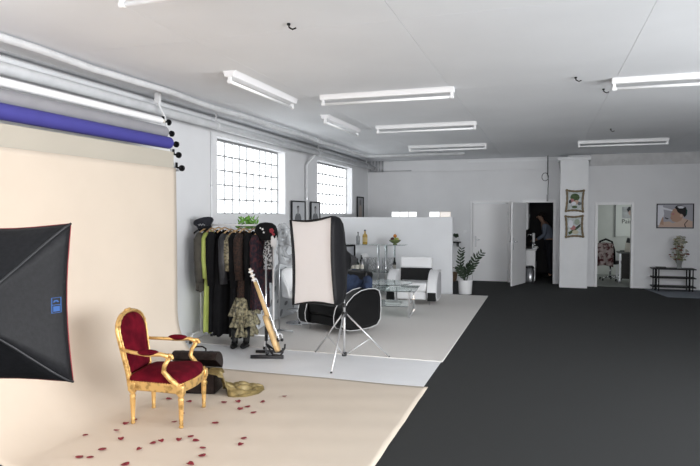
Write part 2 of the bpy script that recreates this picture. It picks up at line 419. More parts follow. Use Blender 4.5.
# ------------------------------------------------------------ backdrop rolls and paper
YR0, YR1 = 3.05, 5.77
HK = [(-4.10, 2.745), (-4.06, 2.615), (-4.00, 2.492), (-3.97, 2.37), (-3.93, 2.22)]
brk = thing('roll_bracket', 'black bracket rail with hooks carrying the backdrop rolls', 'bracket', (0, 0, 0))
for y in (YR0-.1, YR1+.10):
    MB().tube([(-4.22, y, 2.99), (-4.12, y, 2.80), (-3.98, y, 2.16)], .012, 8).build('bracket_bar', WHITEP, brk)
    MB().span((-4.24, y-.02, 2.96), (-4.18, y+.02, ZC)).build('bracket_mount', WHITEP, brk)
    for x, z in HK:
        s = 1 if y > 4 else -1
        m = MB().cyl((x, y-.05*s, z), (x, y+.05*s, z), .012, seg=8)
        m.cyl((x, y+.03*s, z), (x, y+.055*s, z), .035, seg=14)
        m.box((x-.02, y-.03*s, z+.03), (.022, .022, .06))
        m.build('hook', BLACK, brk, bevel=.003)
def roll(name, label, i, r, m, core=None):
    t = thing(name, label, 'backdrop roll', (HK[i][0], 0, HK[i][1]))
    MB().cyl((0, YR0, 0), (0, YR1, 0), r, seg=28).build('paper_roll', m, t, smooth=False, bevel=.004)
    MB().cyl((0, YR0-.05, 0), (0, YR1+.05, 0), .024, seg=12).build('core_tube', LABELP, t)
    return t
roll('backdrop_roll', 'white backdrop paper roll, topmost on the bracket', 0, .037, WROLL)
roll('backdrop_roll', 'grey backdrop paper roll just above the blue one', 1, .066, GROLL)
r3 = roll('backdrop_roll', 'blue violet backdrop paper roll on the bracket', 2, .066, BROLL)
r4 = thing('backdrop_band', 'grey beige band below the blue roll, darker than the beige paper', 'backdrop')
MB().cyl((HK[3][0]-.03, YR0, HK[3][1]+.0), (HK[3][0]-.03, YR1, HK[3][1]), .028, seg=16).build('paper_roll', BAND, r4, smooth=True)
MB().span((-3.944, YR0, 2.14), (-3.940, YR1, 2.39)).build('paper_sheet', BAND, r4)  # thin flat strip, darker than the beige sheet below it
bp = thing('backdrop_paper', 'beige backdrop paper hanging from its bar and sweeping over the floor', 'backdrop', (0, 0, 0))
MB().cyl((-3.925, YR0-.06, 2.19), (-3.925, YR1+.06, 2.19), .012, seg=10).build('hanging_bar', ALU, bp, smooth=True)
def paper(u, v):
    y = YR0+u*(YR1-YR0); L1 = 1.62; R_ = .58; L2 = R_*PI/2; L3 = 2.26; L = L1+L2+L3; s = v*L
    if s < L1: x, z = -3.912, 2.2-s
    elif s < L1+L2:
        a = (s-L1)/R_; x = -3.912+R_*(1-math.cos(a)); z = .58-R_*math.sin(a)
    else: x, z = -3.912+R_+(s-L1-L2), 0
    wv = .004*math.sin(y*5+s*.7)*min(1, s)
    if s < L1: x += wv
    return (x, y + (.012*math.sin(s*1.3) if u in (0, 1) else 0), z+.0085+(.0025*math.sin(y*7+x*3)+.0018*math.sin(y*17-x*5) if s > L1+L2 else 0))
MB().grid(paper, 40, 90).build('paper_sheet', PAPER, bp, smooth=True, solid=.002)

# ------------------------------------------------------------ softboxes
def softbox(t, W, Hh, D, front_mat, tilt=0.0, rim=SOFTBLK, ex=1.6, roll=0.0, hl=.27):
    # local: face in XZ at y=0 looking -Y, apex at y=+D
    rr = .075
    M = Matrix.Rotation(roll, 4, 'Y') @ Matrix.Rotation(tilt, 4, 'X')
    def ring(k):      # k 0 face .. 1 apex ; bulged sides
        pts = []
        for c in ((-1,-1),(1,-1),(1,1),(-1,1)):
            b = math.sin(k*PI/2)
            x = c[0]*(W/2*(1-b**ex)+rr*b**ex); z = c[1]*(Hh/2*(1-b**ex)+rr*b**ex)
            pts.append(Vector((x, D*k, z)))
        return pts
    ks = [0, .1, .25, .4, .55, .7, .85, 1]
    rings = [ring(k) for k in ks]
    N = 8
    for side in range(4):
        m = MB(); vs = []; fs = []
        for k, rg in zip(ks, rings):
            a, b = rg[side], rg[(side+1) % 4]
            for j in range(N+1):
                p = a.lerp(b, j/N)
                sag = (math.sin(PI*j/N))*.035*(1-k)*(-1)
                nrm = {0: (0,0,-1), 1: (1,0,0), 2: (0,0,1), 3: (-1,0,0)}[side]
                p = p+Vector(nrm)*sag*.7
                vs.append(M @ p)
        for i in range(len(ks)-1):
            for j in range(N): fs.append((i*(N+1)+j, i*(N+1)+j+1, (i+1)*(N+1)+j+1, (i+1)*(N+1)+j))
        m.add(vs, fs); m.build('side_panel', SOFTBLK, t, smooth=True, solid=.004)
    # rods along the seams
    for c in range(4):
        MB().tube([M @ rg[c] for rg in rings], .006, 6).build('seam_rod', BPLAST, t, smooth=True)
    m = MB(); vs = []; fs = []
    for i in range(N+1):
        for j in range(N+1):
            a = rings[0][0].lerp(rings[0][1], j/N); b = rings[0][3].lerp(rings[0][2], j/N)
            p = a.lerp(b, i/N)
            sx = -.032*math.sin(PI*i/N)*(2*j/N-1)-.008*(2*j/N-1); sz = -.032*math.sin(PI*j/N)*(2*i/N-1)-.008*(2*i/N-1)
            vs.append(M @ (p+Vector((sx, .022, sz))))
    for i in range(N):
        for j in range(N): fs.append((i*(N+1)+j, i*(N+1)+j+1, (i+1)*(N+1)+j+1, (i+1)*(N+1)+j))
    m.add(vs, fs); m.build('front_diffuser', front_mat, t, smooth=True)
    # rim binding round the face
    edge = []
    per = [(0,1),(1,2),(2,3),(3,0)]
    for a, b in per:
        for j in range(N):
            p = rings[0][a].lerp(rings[0][b], j/N)
            s = -.025*math.sin(PI*j/N)
            n = {(0,1): (0,0,-1), (1,2): (1,0,0), (2,3): (0,0,1), (3,0): (-1,0,0)}[(a, b)]
            edge.append(M @ (p+Vector(n)*s))
    MB().tube(edge, .009 if rim is SOFTBLK else .004, 6, closed=True).build('rim_binding', rim, t, smooth=True)
    MB().cyl(M @ Vector((0, D-.01, 0)), M @ Vector((0, D+.03, 0)), .10, seg=20).build('speed_ring', BPLAST, t, bevel=.004)
    h = MB().cyl(M @ Vector((0, D+.03, 0)), M @ Vector((0, D+.03+hl, 0)), .062, seg=20)
    hd = h.build('flash_head', BPLAST, t, bevel=.008)
    return rings, M
def light_stand(t, c, feet, hub, top, m=ALU):
    c = Vector(c)
    MB().cyl(c+Vector((0,0,.03)), c+Vector((0,0,top*.6)), .0135, seg=10).build('lower_pole', m, t, smooth=True)
    MB().cyl(c+Vector((0,0,top*.58)), c+Vector((0,0,top)), .010, seg=10).build('upper_pole', m, t, smooth=True)
    MB().cyl(c+Vector((0,0,hub-.03)), c+Vector((0,0,hub+.03)), .03, seg=12).build('hub', BPLAST, t, bevel=.004)
    MB().cyl(c+Vector((0,0,.03)), c+Vector((0,0,.075)), .03, seg=12).build('brace_collar', BPLAST, t, bevel=.004)
    MB().cyl(c+Vector((0,0,top*.58-.03)), c+Vector((0,0,top*.58+.02)), .022, seg=12).build('clamp', BPLAST, t, bevel=.004)
    for f in feet:
        f = Vector((f[0], f[1], .012)); a = c+Vector((0,0,hub)); d = (f-a)
        st = a+(Vector((f.x-c.x, f.y-c.y, 0)).normalized()*.03)
        l = MB().tube([st, f], .0095, 8).build('leg', m, t, smooth=True)
        MB().ball(f, (.014, .014, .012), 8, 6).build('rubber_foot', BPLAST, l)
        mid = st.lerp(f, .56); b0 = c+Vector((0,0,.055))
        MB().tube([b0+(Vector((f.x-c.x, f.y-c.y, 0)).normalized()*.03), mid], .007, 6).build('brace', m, t, smooth=True)

# standing strip softbox with white front
sx, sy = -2.45, 6.17
SB = thing('strip_softbox', 'upright strip softbox with white front and black sides on its tripod', 'softbox', (sx, sy, 1.175), math.radians(-20))
softbox(SB, .62, .96, .60, DIFF, tilt=math.radians(-2.5), ex=3.2, roll=math.radians(-4.6), hl=.12)
ST = thing('light_stand', 'silver tripod light stand carrying the white fronted strip softbox', 'light stand', (0, 0, 0))
light_stand(ST, (-2.215, 6.60, .012), [(-2.15, 5.97), (-1.74, 6.85), (-2.66, 6.83)], .52, 1.09)
MB().box((-2.215, 6.61, 1.10), (.05, .06, .07)).build('tilt_bracket', BPLAST, ST, bevel=.006)

# black softbox on the left, seen from behind, lamp on
WARM = mat('lit_diffuser', (0.9, 0.85, 0.78), .9, emit=9.0, ecol=(1.0, 0.62, 0.35))
KB = thing('square_softbox', 'black softbox seen from behind, lit towards the beige backdrop', 'softbox', (-2.401, 2.127, 1.285), PI+math.radians(22))
SBW, SBH, SBD = .66, .74, .32
softbox(KB, SBW, SBH, SBD, WARM, rim=mat('red_piping', (.22, .012, .02), .6))
BLUEE = mat('blue_print', (0.01, 0.07, 0.24), .6)
def panel_pt(k, z):
    b = math.sin(k*PI/2); x = -(SBW/2*(1-b**1.6)+.075*b**1.6)+.0245*(1-k)*math.cos(min(1.5, abs(z)/(SBH/2)*PI/2))
    return Vector((x-.006, SBD*k-.004, z))
em = MB()
def bar(k0, k1, z0, z1):
    vs = [panel_pt(k0, z0), panel_pt(k1, z0), panel_pt(k1, z1), panel_pt(k0, z1)]
    n = Vector((-.0015, -.001, 0)); em.add(vs+[v+n for v in vs], [(0,1,2,3),(4,5,6,7),(0,1,5,4),(1,2,6,5),(2,3,7,6),(3,0,4,7)])
KA, KC = .13, .24
bar(KA, KC, .032, .034); bar(KA, KC, -.037, -.035); bar(KA, KA+.006, -.037, .034); bar(KC-.006, KC, -.037, .034); bar(KA, KC, -.001, .002)
bar(KA+.02, KC-.02, -.030, -.006)
for q in range(6):
    k0 = KA+.03+q*(KC-KA-.06)/6; zz = .010+.009*math.sin(PI*(q+.5)/6); bar(k0, k0+.02, zz, zz+.004)
em.build('emblem', BLUEE, KB)
KS = thing('light_stand', 'black light stand under the square black softbox', 'light stand', (0, 0, 0))
kx, ky = -2.401+.42*math.sin(math.radians(22)), 2.127-.42*math.cos(math.radians(22))
light_stand(KS, (kx, ky, .012), [(kx-.5, ky-.2), (kx+.05, ky-.55), (kx-.35, ky+.42)], .55, 1.20, BPLAST)

# ------------------------------------------------------------ gilded armchair (front = +X local)
def gilded_chair():
    t = thing('gilded_armchair', 'gilded armchair with dark red velvet seat and oval back', 'chair', (-2.97, 4.25, .012), math.radians(12)); t.scale = (1.07, 1.05, 1.0)
    W2 = .27; SH = .36
    # seat rail: trapezoid with bowed front
    outl = [(-.235, -.20), (-.235, .20)]+[(.19+.055*math.sin(PI*(i/8)), .275-.55*i/8) for i in range(9)]
    MB().prism(outl, SH-.085, SH-.01, 'Z').build('seat_rail', GOLD, t, bevel=.012, seg=3)
    # beading along the rail
    bd = MB()
    pts = outl+[outl[0]]
    for a, b in zip(pts[:-1], pts[1:]):
        n = max(1, int(math.dist(a, b)/.022))
        for i in range(n):
            u = i/n; bd.ball((a[0]+(b[0]-a[0])*u, a[1]+(b[1]-a[1])*u, SH-.012), .008, 6, 4)
    bd.build('nail_trim', GOLD, t, smooth=True)
    def cush(u, v):
        # rounded seat pad
        k = len(outl); idx = u*k; i = int(idx) % k; fr = idx-int(idx); a, b = outl[i], outl[(i+1) % k]
        x, y = a[0]+(b[0]-a[0])*fr, a[1]+(b[1]-a[1])*fr
        s = math.cos(v*PI/2)**.45 if v < 1 else 0
        return (x*.97*s+(-.01)*(1-s), y*.96*s, SH-.015+.085*math.sin(v*PI/2)**.8)
    MB().grid(cush, 52, 8, closed_u=True).build('seat', VELVET, t, smooth=True)
    # legs
    prof = [(.014, 0), (.018, .012), (.012, .028), (.018, .036), (.013, .05), (.019, .21), (.024, .232), (.017, .245), (.027, .258), (.027, .30)]
    for x, y in ((.195, -.245), (.195, .245), (-.205, -.185), (-.205, .185)):
        lg = MB().lathe(prof, 14, c=(x, y, 0)); l = lg.build('leg', GOLD, t, smooth=True)
        fl = MB()
        for q in range(8):
            a = 2*PI*q/8
            fl.tube([(x+.0125*math.cos(a), y+.0125*math.sin(a), .055), (x+.0185*math.cos(a), y+.0185*math.sin(a), .205)], .003, 5)
        fl.build('fluting', GOLD, l)
        MB().box((x, y, SH-.055), (.058, .058, .075)).build('corner_block', GOLD, l, bevel=.008)
    # back: rounded-arch outline in local plane, leaning back
    lean = math.radians(9.5)
    Mb = Matrix.Translation((-.235, 0, SH-.02)) @ Matrix.Rotation(-lean, 4, 'Y')
    def back_outline(hw, zb, zt, n=28):
        # closed loop: straight foot, slightly flaring sides, arched top
        raw = [(-hw*.80, zb), (hw*.80, zb)]+[(hw*(.80+.2*k/6), zb+(zt-hw*.70-zb)*k/6) for k in range(1, 7)]
        raw += [(hw*math.copysign(abs(math.cos(PI*k/16))**.8, math.cos(PI*k/16)), zt-hw*.70+hw*.70*math.sin(PI*k/16)**.9) for k in range(1, 16)]
        raw += [(-y, z) for y, z in raw[2:8][::-1]]
        L = [0]
        for a, b in zip(raw, raw[1:]+raw[:1]): L.append(L[-1]+math.dist(a, b))
        out = []
        for q in range(n):
            d = L[-1]*q/n; k = max(i for i in range(len(raw)) if L[i] <= d); f_ = (d-L[k])/max(1e-9, L[k+1]-L[k]); a, b = raw[k], raw[(k+1) % len(raw)]
            out.append((a[0]+(b[0]-a[0])*f_, a[1]+(b[1]-a[1])*f_))
        return out
    loop = [Mb @ Vector((0, y, z)) for y, z in back_outline(.222, .035, .545, 44)]
    MB().tube(loop, .016, 8, closed=True).build('back_frame', GOLD, t, smooth=True)
    lo2 = back_outline(.222, .035, .545, 64)
    MB().tube([Mb @ Vector((.020, y, z)) for y, z in lo2], [.006+.004*(i % 2) for i in range(64)], 6, closed=True).build('back_beading', GOLD, t, smooth=True)
    oo = back_outline(.209, .047, .532, 56)
    def padf(sign, bulge):
        def fn(u, v):
            i = u*len(oo); k = int(i) % len(oo); fr = i-int(i); a, b = oo[k], oo[(k+1) % len(oo)]
            y, z = a[0]+(b[0]-a[0])*fr, a[1]+(b[1]-a[1])*fr
            s = math.cos(v*PI/2)**.5 if v < 1 else 0
            return Mb @ Vector((sign*(.004+bulge*math.sin(v*PI/2)), y*s, .325+(z-.325)*s))
        return fn
    MB().grid(padf(1, .04), 56, 7, closed_u=True).build('backrest', VELVET, t, smooth=True)
    MB().grid(padf(-1, .015), 56, 7, closed_u=True).build('back_panel', VELVET, t, smooth=True)
    for s in (-1, 1):
        MB().tube([Mb @ Vector((.0, s*.175, -.04)), Mb @ Vector((0, s*.178, .06)), Mb @ Vector((0, s*.185, .12))], [.022, .018, .015], 8).build('back_post', GOLD, t, smooth=True)
    cr = MB()
    for dy, dz, r in ((0, .556, .016), (-.03, .558, .014), (.03, .558, .014), (-.055, .550, .011), (.055, .550, .011)): cr.ball(Mb @ Vector((.0, dy, dz)), (.014, r, r*.9), 8, 6)
    cr.build('carved_crest', GOLD, t, smooth=True)
    # arms
    for s in (-1, 1):
        st = Mb @ Vector((.0, s*.215, .27))
        A = [st, Vector((-.17, s*.255, SH+.235)), Vector((-.05, s*.285, SH+.225)), Vector((.06, s*.285, SH+.232)), Vector((.115, s*.28, SH+.215))]
        a = MB().tube(A, [.013, .015, .016, .018, .02], 10).build('arm', GOLD, t, smooth=True)
        m = MB()
        for q in range(10):
            an = q/9*1.6*PI; r = .026*(1-q/14)
            m.ball((.12+r*math.cos(an)*.9, s*.28, SH+.205+r*math.sin(an)), .015, 8, 6)
        m.build('arm_scroll', GOLD, a, smooth=True)
        S = [Vector((.12, s*.28, SH+.20)), Vector((.085, s*.278, SH+.14)), Vector((.075, s*.272, SH+.09)), Vector((.12, s*.262, SH+.03)), Vector((.185, s*.252, SH-.03)), Vector((.205, s*.247, SH-.07))]
        MB().tube(S, [.018, .017, .018, .02, .022, .022], 10).build('arm_support', GOLD, t, smooth=True)
        pd = MB().ball((-.035, s*.283, SH+.242), (.085, .026, .026), 14, 8).build('arm_pad', VELVET, t, smooth=True)
    return t
gilded_chair()

# ------------------------------------------------------------ rose petals
PETALS = [(-3.57, 3.78), (-3.32, 3.68), (-3.15, 3.83), (-3.19, 3.98), (-3.18, 4.07), (-3.46, 4.36), (-3.55, 4.51), (-3.0, 3.69), (-3.0, 3.49), (-2.98, 3.35),
 (-2.75, 3.57), (-2.73, 3.7), (-2.69, 3.75), (-3.24, 4.64), (-3.02, 4.63), (-2.84, 4.13), (-2.9, 4.34), (-2.58, 3.81), (-2.54, 3.9), (-2.45, 3.84), (-2.32, 3.73), (-2.26, 3.61),
 (-2.25, 3.46), (-2.51, 4.22), (-2.14, 3.99), (-2.1, 3.87), (-2.71, 4.71), (-2.6, 4.76), (-2.49, 4.59), (-2.46, 4.66), (-2.39, 4.82), (-2.34, 4.54), (-2.27, 5.03), (-2.67, 3.32), (-3.05, 3.33)]
def petal_mesh(sd):
    rnd = random.Random(sd); c = rnd.uniform(.1, .35)
    def fn(u, v):
        a = (u-.5)*2; r = .036*math.sin(v*PI*.5+.0)**.6 if v > 0 else 0
        wdt = math.sin(PI*min(.999, v*.72+.02))
        x = a*.024*wdt; y = (v-.5)*.046
        return (x, y, .004+c*.9*(abs(a)**2)*.022*wdt+c*.020*v*v)
    return MB().grid(fn, 6, 6)
pm = []
for i, (x, y) in enumerate(PETALS):
    if i < 5: o = petal_mesh(i).build('rose_petal', PETAL, smooth=True, solid=.0015); pm.append(o)
    else: o = pm[i % 5].copy(); COL.objects.link(o)
    o.location = (x, y, .0125); o.rotation_euler = (0, 0, random.uniform(0, 6.28)); k = random.uniform(.85, 1.2); o.scale = (k, k, k)
    tag(o, 'dark red rose petal scattered on the beige backdrop floor', 'petal', 'rose petals on the backdrop')

# ------------------------------------------------------------ leather chest and gold cloth
CH = thing('leather_chest', 'dark brown leather chest with arched lid ajar behind the gilded chair', 'chest', (-3.17, 4.98, .012), math.radians(12))
m = MB(); l, d, h = .44, .25, .19
m.span((-l/2, -d/2, 0), (l/2, d/2, .015)); m.span((-l/2, -d/2, 0), (-l/2+.012, d/2, h)); m.span((l/2-.012, -d/2, 0), (l/2, d/2, h))
m.span((-l/2, -d/2, 0), (l/2, -d/2+.012, h)); m.span((-l/2, d/2-.012, 0), (l/2, d/2, h))
m.build('body', LEATHER, CH, bevel=.004)
Ml = Matrix.Translation((0, d/2, h)) @ Matrix.Rotation(math.radians(-30), 4, 'X')
pr_ = [(-d, 0)]+[(-d/2+d/2*math.cos(PI-PI*i/10), .03+.085*math.sin(PI*i/10)) for i in range(11)]+[(0, 0)]
lid = MB().prism(pr_, -l/2, l/2, 'X', Ml).build('lid', LEATHER, CH, bevel=.006)
MB().tube([Ml @ Vector(p) for p in ((-.07, -d*.5, .11), (-.065, -d*.5, .145), (-.03, -d*.5, .165), (.03, -d*.5, .165), (.065, -d*.5, .145), (.07, -d*.5, .11))], .008, 8).build('handle', LEATHER, lid, smooth=True)
for x in (-.14, .14):
    MB().prism([(y, z+.003) for y, z in pr_]+[], x-.012, x+.012, 'X', Ml).build('strap', mat('strap_leather', (.012, .008, .007), .4), lid)
    MB().box((x, -d/2-.003, .11), (.024, .006, .03)).build('buckle', mat('brass', (.45, .33, .12), .3, metal=1), CH, bevel=.002)
def satin(u, v):
    P = [Vector((-3.12, 5.0, .16)), Vector((-3.00, 4.96, .205)), Vector((-2.885, 4.95, .20)), Vector((-2.86, 4.96, .09)), Vector((-2.82, 4.99, .035)), Vector((-2.74, 5.06, .03)), Vector((-2.64, 5.16, .02)), Vector((-2.58, 5.22, .012))]
    Wd = [.06, .07, .08, .11, .17, .21, .16, .05]
    q = v*(len(P)-1); i = min(len(P)-2, int(q)); f_ = q-i
    p = P[i].lerp(P[i+1], f_); wd = Wd[i]+(Wd[i+1]-Wd[i])*f_
    a = (u-.5)*2
    fold = abs(math.sin(a*6+v*4+1.2*math.sin(v*8)))+.6*abs(math.sin(a*11-v*9+1))+.3*math.sin(a*23+v*17)
    amp = .042*(1-abs(a)**3)*(.35+.65*min(1, v*1.6))*(1-.55*max(0, v-.7)/.3)
    dirv = Vector((.62, -.72, 0)) if v > .3 else Vector((.15, -1, 0))
    z = p.z*(1-abs(a)**2*.85 if v > .45 else 1)+amp*fold
    return (p.x+dirv.x*a*wd, p.y+dirv.y*a*wd, max(.014, z))
tag(MB().grid(satin, 72, 60).build('satin_cloth', SATIN, smooth=True, solid=.004), 'gold satin cloth spilling out of the leather chest onto the floor', 'cloth')

# ------------------------------------------------------------ garment rack with clothes
RK = thing('garment_rack', 'white tubular garment rack hung full of costumes', 'clothes rack', (0, 0, 0))
RX0, RX1, RY, RZ = -4.36, -3.30, 6.98, 1.555
WT = mat('white_tube', (.8, .8, .81), .35)
MB().tube([(RX0, RY, RZ), (RX1, RY, RZ)], .0125, 10).build('top_rail', WT, RK, smooth=True)
MB().tube([(RX0+.02, RY, .13), (RX1-.02, RY, .13)], .011, 10).build('lower_rail', WT, RK, smooth=True)
for x in (RX0, RX1):
    MB().tube([(x, RY, .13), (x, RY, RZ+.02)], .0125, 10).build('post', WT, RK, smooth=True)
    MB().tube([(x, RY-.26, .05), (x, RY-.25, .10), (x, RY-.20, .13), (x, RY+.20, .13), (x, RY+.25, .10), (x, RY+.26, .05)], .012, 8).build('foot', WT, RK, smooth=True)
    for s in (-1, 1): MB().cyl((x-.012, RY+s*.26, .034), (x+.012, RY+s*.26, .034), .022, seg=12).build('castor', BPLAST, RK)
def fabric(name, c, c2=None, scale=12, rough=.85, **k): return mat(name, c, rough, col2=c2, scale=scale, **k)
HANG = None
def garment(name, label, x, top, hem, wsh, whem, m, th=.05, sleeves=None, sm=None, y=RY, folds=7, amp=.012, tiers=None, group='costumes on the garment rack', cat='garment', rot=0):
    global HANG
    t = thing(name, label, cat, (x, y, 0), math.radians(90+rot), group)
    hz = RZ
    # hanger: local x is the width of the garment
    hp = MB(); n = 10; pts = []
    for i in range(n+1):
        a = -1+2*i/n; pts.append((a*wsh*.9, 0, top+.022-.055*abs(a)**1.5))
    hp.tube(pts, .010, 8); hg = hp.build('hanger', WOOD, t, smooth=True)
    MB().tube([(0, 0, top+.02), (0, 0, hz-.02), (.012, 0, hz-.005), (.022, 0, hz+.013), (.012, 0, hz+.028), (-.006, 0, hz+.024)], .003, 6).build('hanger_hook', STEEL, hg, smooth=True)
    ph = random.uniform(0, 6)
    def body(u, v):
        a = 2*PI*u; c, s_ = math.cos(a), math.sin(a)
        z = top-.005-(top-hem)*v
        sh = min(1, v/.10)
        wd = wsh+(whem-wsh)*v**1.2
        wd *= (.30+.70*math.sin(sh*PI/2))
        tk = th*(.35+.65*min(1, v/.2))*(1+.5*v)
        f_ = amp*(v**1.1)*math.sin(folds*a+ph+v*2)+amp*.5*v*math.sin(folds*1.7*a+ph*2)
        zz = z-(0.05*abs(c)**1.5*(1-min(1, v/.25)))
        if v > .9: zz += .012*math.sin(5*a+ph)
        return ((wd+f_)*math.copysign(abs(c)**.75, c), (tk+f_)*math.copysign(abs(s_)**.8, s_), zz)
    MB().grid(body, 44, 30, closed_u=True).build('body', m, t, smooth=True, solid=.004)
    if sleeves:
        for s in (-1, 1):
            P = [(s*wsh*.80, 0, top-.06), (s*(wsh+.02), -.01, top-.12), (s*(wsh+.045), -.02, top-.12-sleeves*.5), (s*(wsh+.04), -.03, top-.12-sleeves)]
            MB().tube(P, [.05, .062, .055, .048], 12).build('sleeve', sm or m, t, smooth=True)
    if tiers:
        for (z1, z0, w0, mt) in tiers:
            def ruf(u, v):
                a = 2*PI*u; k = .62+.38*v; f_ = .022*v*math.sin(13*a+z1*40)+.012*v*math.sin(23*a)
                return ((w0*k+f_)*math.cos(a), (w0*.62*k+f_)*math.sin(a), z1-(z1-z0)*v+.012*v*math.sin(11*a+1))
            MB().grid(ruf, 90, 8, closed_u=True).build('ruffle_tier', mt, t, smooth=True, solid=.003)
    return t
OLIVE = fabric('olive_wool', (.075, .068, .055), (.05, .045, .037))
LIME = fabric('lime_jersey', (.52, .60, .17), (.42, .50, .12), 6)
BLK = fabric('black_cloth', (.008, .008, .009), (.004, .004, .005), 8)
CHAR = fabric('charcoal_sheen', (.035, .034, .038), (.012, .012, .014), 9, .45)
BROC = fabric('gold_brocade', (.30, .26, .16), (.03, .026, .018), 34, .5)
BRNL = fabric('brown_lace', (.045, .02, .012), (.006, .005, .005), 45)
PURP = fabric('purple_floral', (.075, .018, .022), (.008, .006, .014), 22, thresh=(.45, .68))
RUFF = fabric('gold_ruffle', (.30, .27, .17), (.05, .045, .03), 26, .45, thresh=(.38, .58))
gt = garment('coat', 'olive grey coat with sleeves at the wall end of the rack', -4.27, 1.49, .70, .19, .20, OLIVE, sleeves=.56, cat='coat')
MB().tube([(.2, -.06, 1.33), (.235, -.06, 1.33)], .006, 6).build('shoulder_badge', LABELP, gt)
MB().tube([(-.06, -.055, 1.47), (-.03, -.065, 1.40), (0, -.07, 1.34), (.03, -.065, 1.40), (.06, -.055, 1.47)], .014, 8).build('collar', OLIVE, gt, smooth=True)
garment('dress', 'long lime yellow dress next to the olive coat', -4.185, 1.49, .16, .16, .19, LIME, th=.045, sleeves=.5, cat='dress')
garment('gown', 'long black gown right beside the lime yellow dress', -4.09, 1.50, .17, .20, .22, BLK, th=.05, sleeves=.6, cat='gown')
garment('gown', 'long black gown between the other black gown and charcoal jacket', -4.0, 1.50, .14, .20, .24, BLK, th=.05, cat='gown')
garment('jacket', 'charcoal jacket with a dull sheen hung among black gowns', -3.91, 1.48, .86, .20, .21, CHAR, sleeves=.55, cat='jacket')
garment('top', 'short gold and black brocade top on the rack', -3.845, 1.46, 1.02, .19, .18, BROC, sleeves=.36, cat='top')
garment('gown', 'long black gown hung right after the gold brocade top', -3.77, 1.49, .12, .19, .23, BLK, sleeves=.6, cat='gown')
garment('dress', 'brown black lace dress ending in gold ruffle tiers', -3.67, 1.49, .52, .18, .15, BRNL, sleeves=.5, y=RY-.06, cat='dress',
        tiers=[(.64, .42, .27, RUFF), (.47, .28, .25, RUFF), (.33, .15, .22, RUFF)])
garment('gown', 'black gown between the lace dress and the purple floral dress', -3.57, 1.49, .50, .18, .20, BLK, sleeves=.5, cat='gown')
garment('dress', 'dark purple dress with red flowers near the guitar', -3.46, 1.47, .50, .17, .19, PURP, sleeves=.55, cat='dress', y=RY-.04)
SILV = fabric('silver_stripe', (.55, .55, .56), (.012, .012, .014), 40, .4, thresh=(.47, .53))
def scarf(u, v):
    a = (u-.5)*2
    return (-3.34+.055*a+.01*math.sin(v*9), RY-.09-.02*math.cos(a*2)+.02*math.sin(a*6+v*4), 1.42-v*.42)
tag(MB().grid(scarf, 16, 20).build('scarf', SILV, smooth=True, solid=.006), 'silver and black striped scarf hanging below the flowered hat', 'scarf')
# hats on the rack ends
NAVY = fabric('navy_felt', (.012, .014, .022), (.006, .007, .012), 20)
hat = thing('peaked_cap', 'black navy cap with silver badge on the wall end of rack', 'hat', (-4.27, 6.95, 1.50), math.radians(-25))
MB().lathe([(.085, 0), (.092, .03), (.10, .06), (.135, .10), (.13, .125), (.08, .14), (.01, .143)], 24, Matrix.Rotation(math.radians(-22), 4, 'Y')).build('crown', NAVY, hat, smooth=True)
MB().grid(lambda u, v: (Matrix.Rotation(math.radians(-22), 4, 'Y') @ Vector(((.088+.07*v)*math.cos((u-.5)*2.2-1.3), (.088+.07*v)*math.sin((u-.5)*2.2-1.3), .01-.035*v))), 14, 5).build('visor', BLACK, hat, smooth=True, solid=.004)
bdg = MB()
for q in range(7): bdg.ball((.095*math.cos(-1.9+q*.2)+.0, .095*math.sin(-1.9+q*.2), .055+.01*(q % 2)), .010, 6, 4)
bdg.build('badge', STEEL, hat)
hat2 = thing('flowered_hat', 'black hat with red and white flowers on the rack end', 'hat', (-3.37, 6.92, 1.47), math.radians(10))
MB().lathe([(.13, -.10), (.15, -.05), (.145, .02), (.125, .08), (.08, .115), (.01, .125)], 22).build('crown', BLK, hat2, smooth=True)
REDF = mat('red_flower', (.30, .03, .045), .7); WHF = mat('white_flower', (.75, .74, .74), .7)
for (dx, dy, dz, r, mm) in ((.10, -.10, .02, .035, REDF), (.12, -.085, -.025, .022, REDF), (.0, -.145, .04, .014, WHF), (.015, -.148, .0, .012, WHF), (-.03, -.14, .055, .011, WHF)):
    f_ = MB()
    for q in range(5): f_.ball((dx+r*.5*math.cos(q*1.256), dy-.01, dz+r*.5*math.sin(q*1.256)), (r*.5, r*.35, r*.5), 6, 5)
    f_.build('flower', mm, hat2, smooth=True)
MB().grid(lambda u, v: (.14*math.cos(-.9+u*.7)+.01, .14*math.sin(-.9+u*.7)-.01, -.06-v*.13+.02*math.sin(u*8)), 10, 6).build('veil', WHF, hat2, smooth=True, solid=.003)
gl = thing('leaf_garland', 'bright green leaf garland draped over the clothes rail', 'garland', (0, 0, 0), group=None)
MB().tube([(-3.82, RY+.05, 1.54), (-3.7, RY+.05, 1.57), (-3.58, RY+.05, 1.55)], .006, 6).build('stem', GREEN, gl)
lf0 = None
for q in range(70):
    p = Vector((-3.82+random.random()*.26, RY+.03+random.random()*.07, 1.50+random.random()*.13))
    if lf0 is None:
        lf0 = MB().grid(lambda u, v: ((u-.5)*.03*math.sin(PI*(.05+.9*v)), 0, v*.07), 2, 4).build('leaf', GREEN, gl, smooth=True, solid=.001); o = lf0
    else: o = linked(lf0, 'leaf', gl)
    o.location = p; o.rotation_euler = (random.uniform(-.9, .9), random.uniform(-1, 1), random.uniform(0, 6.28))
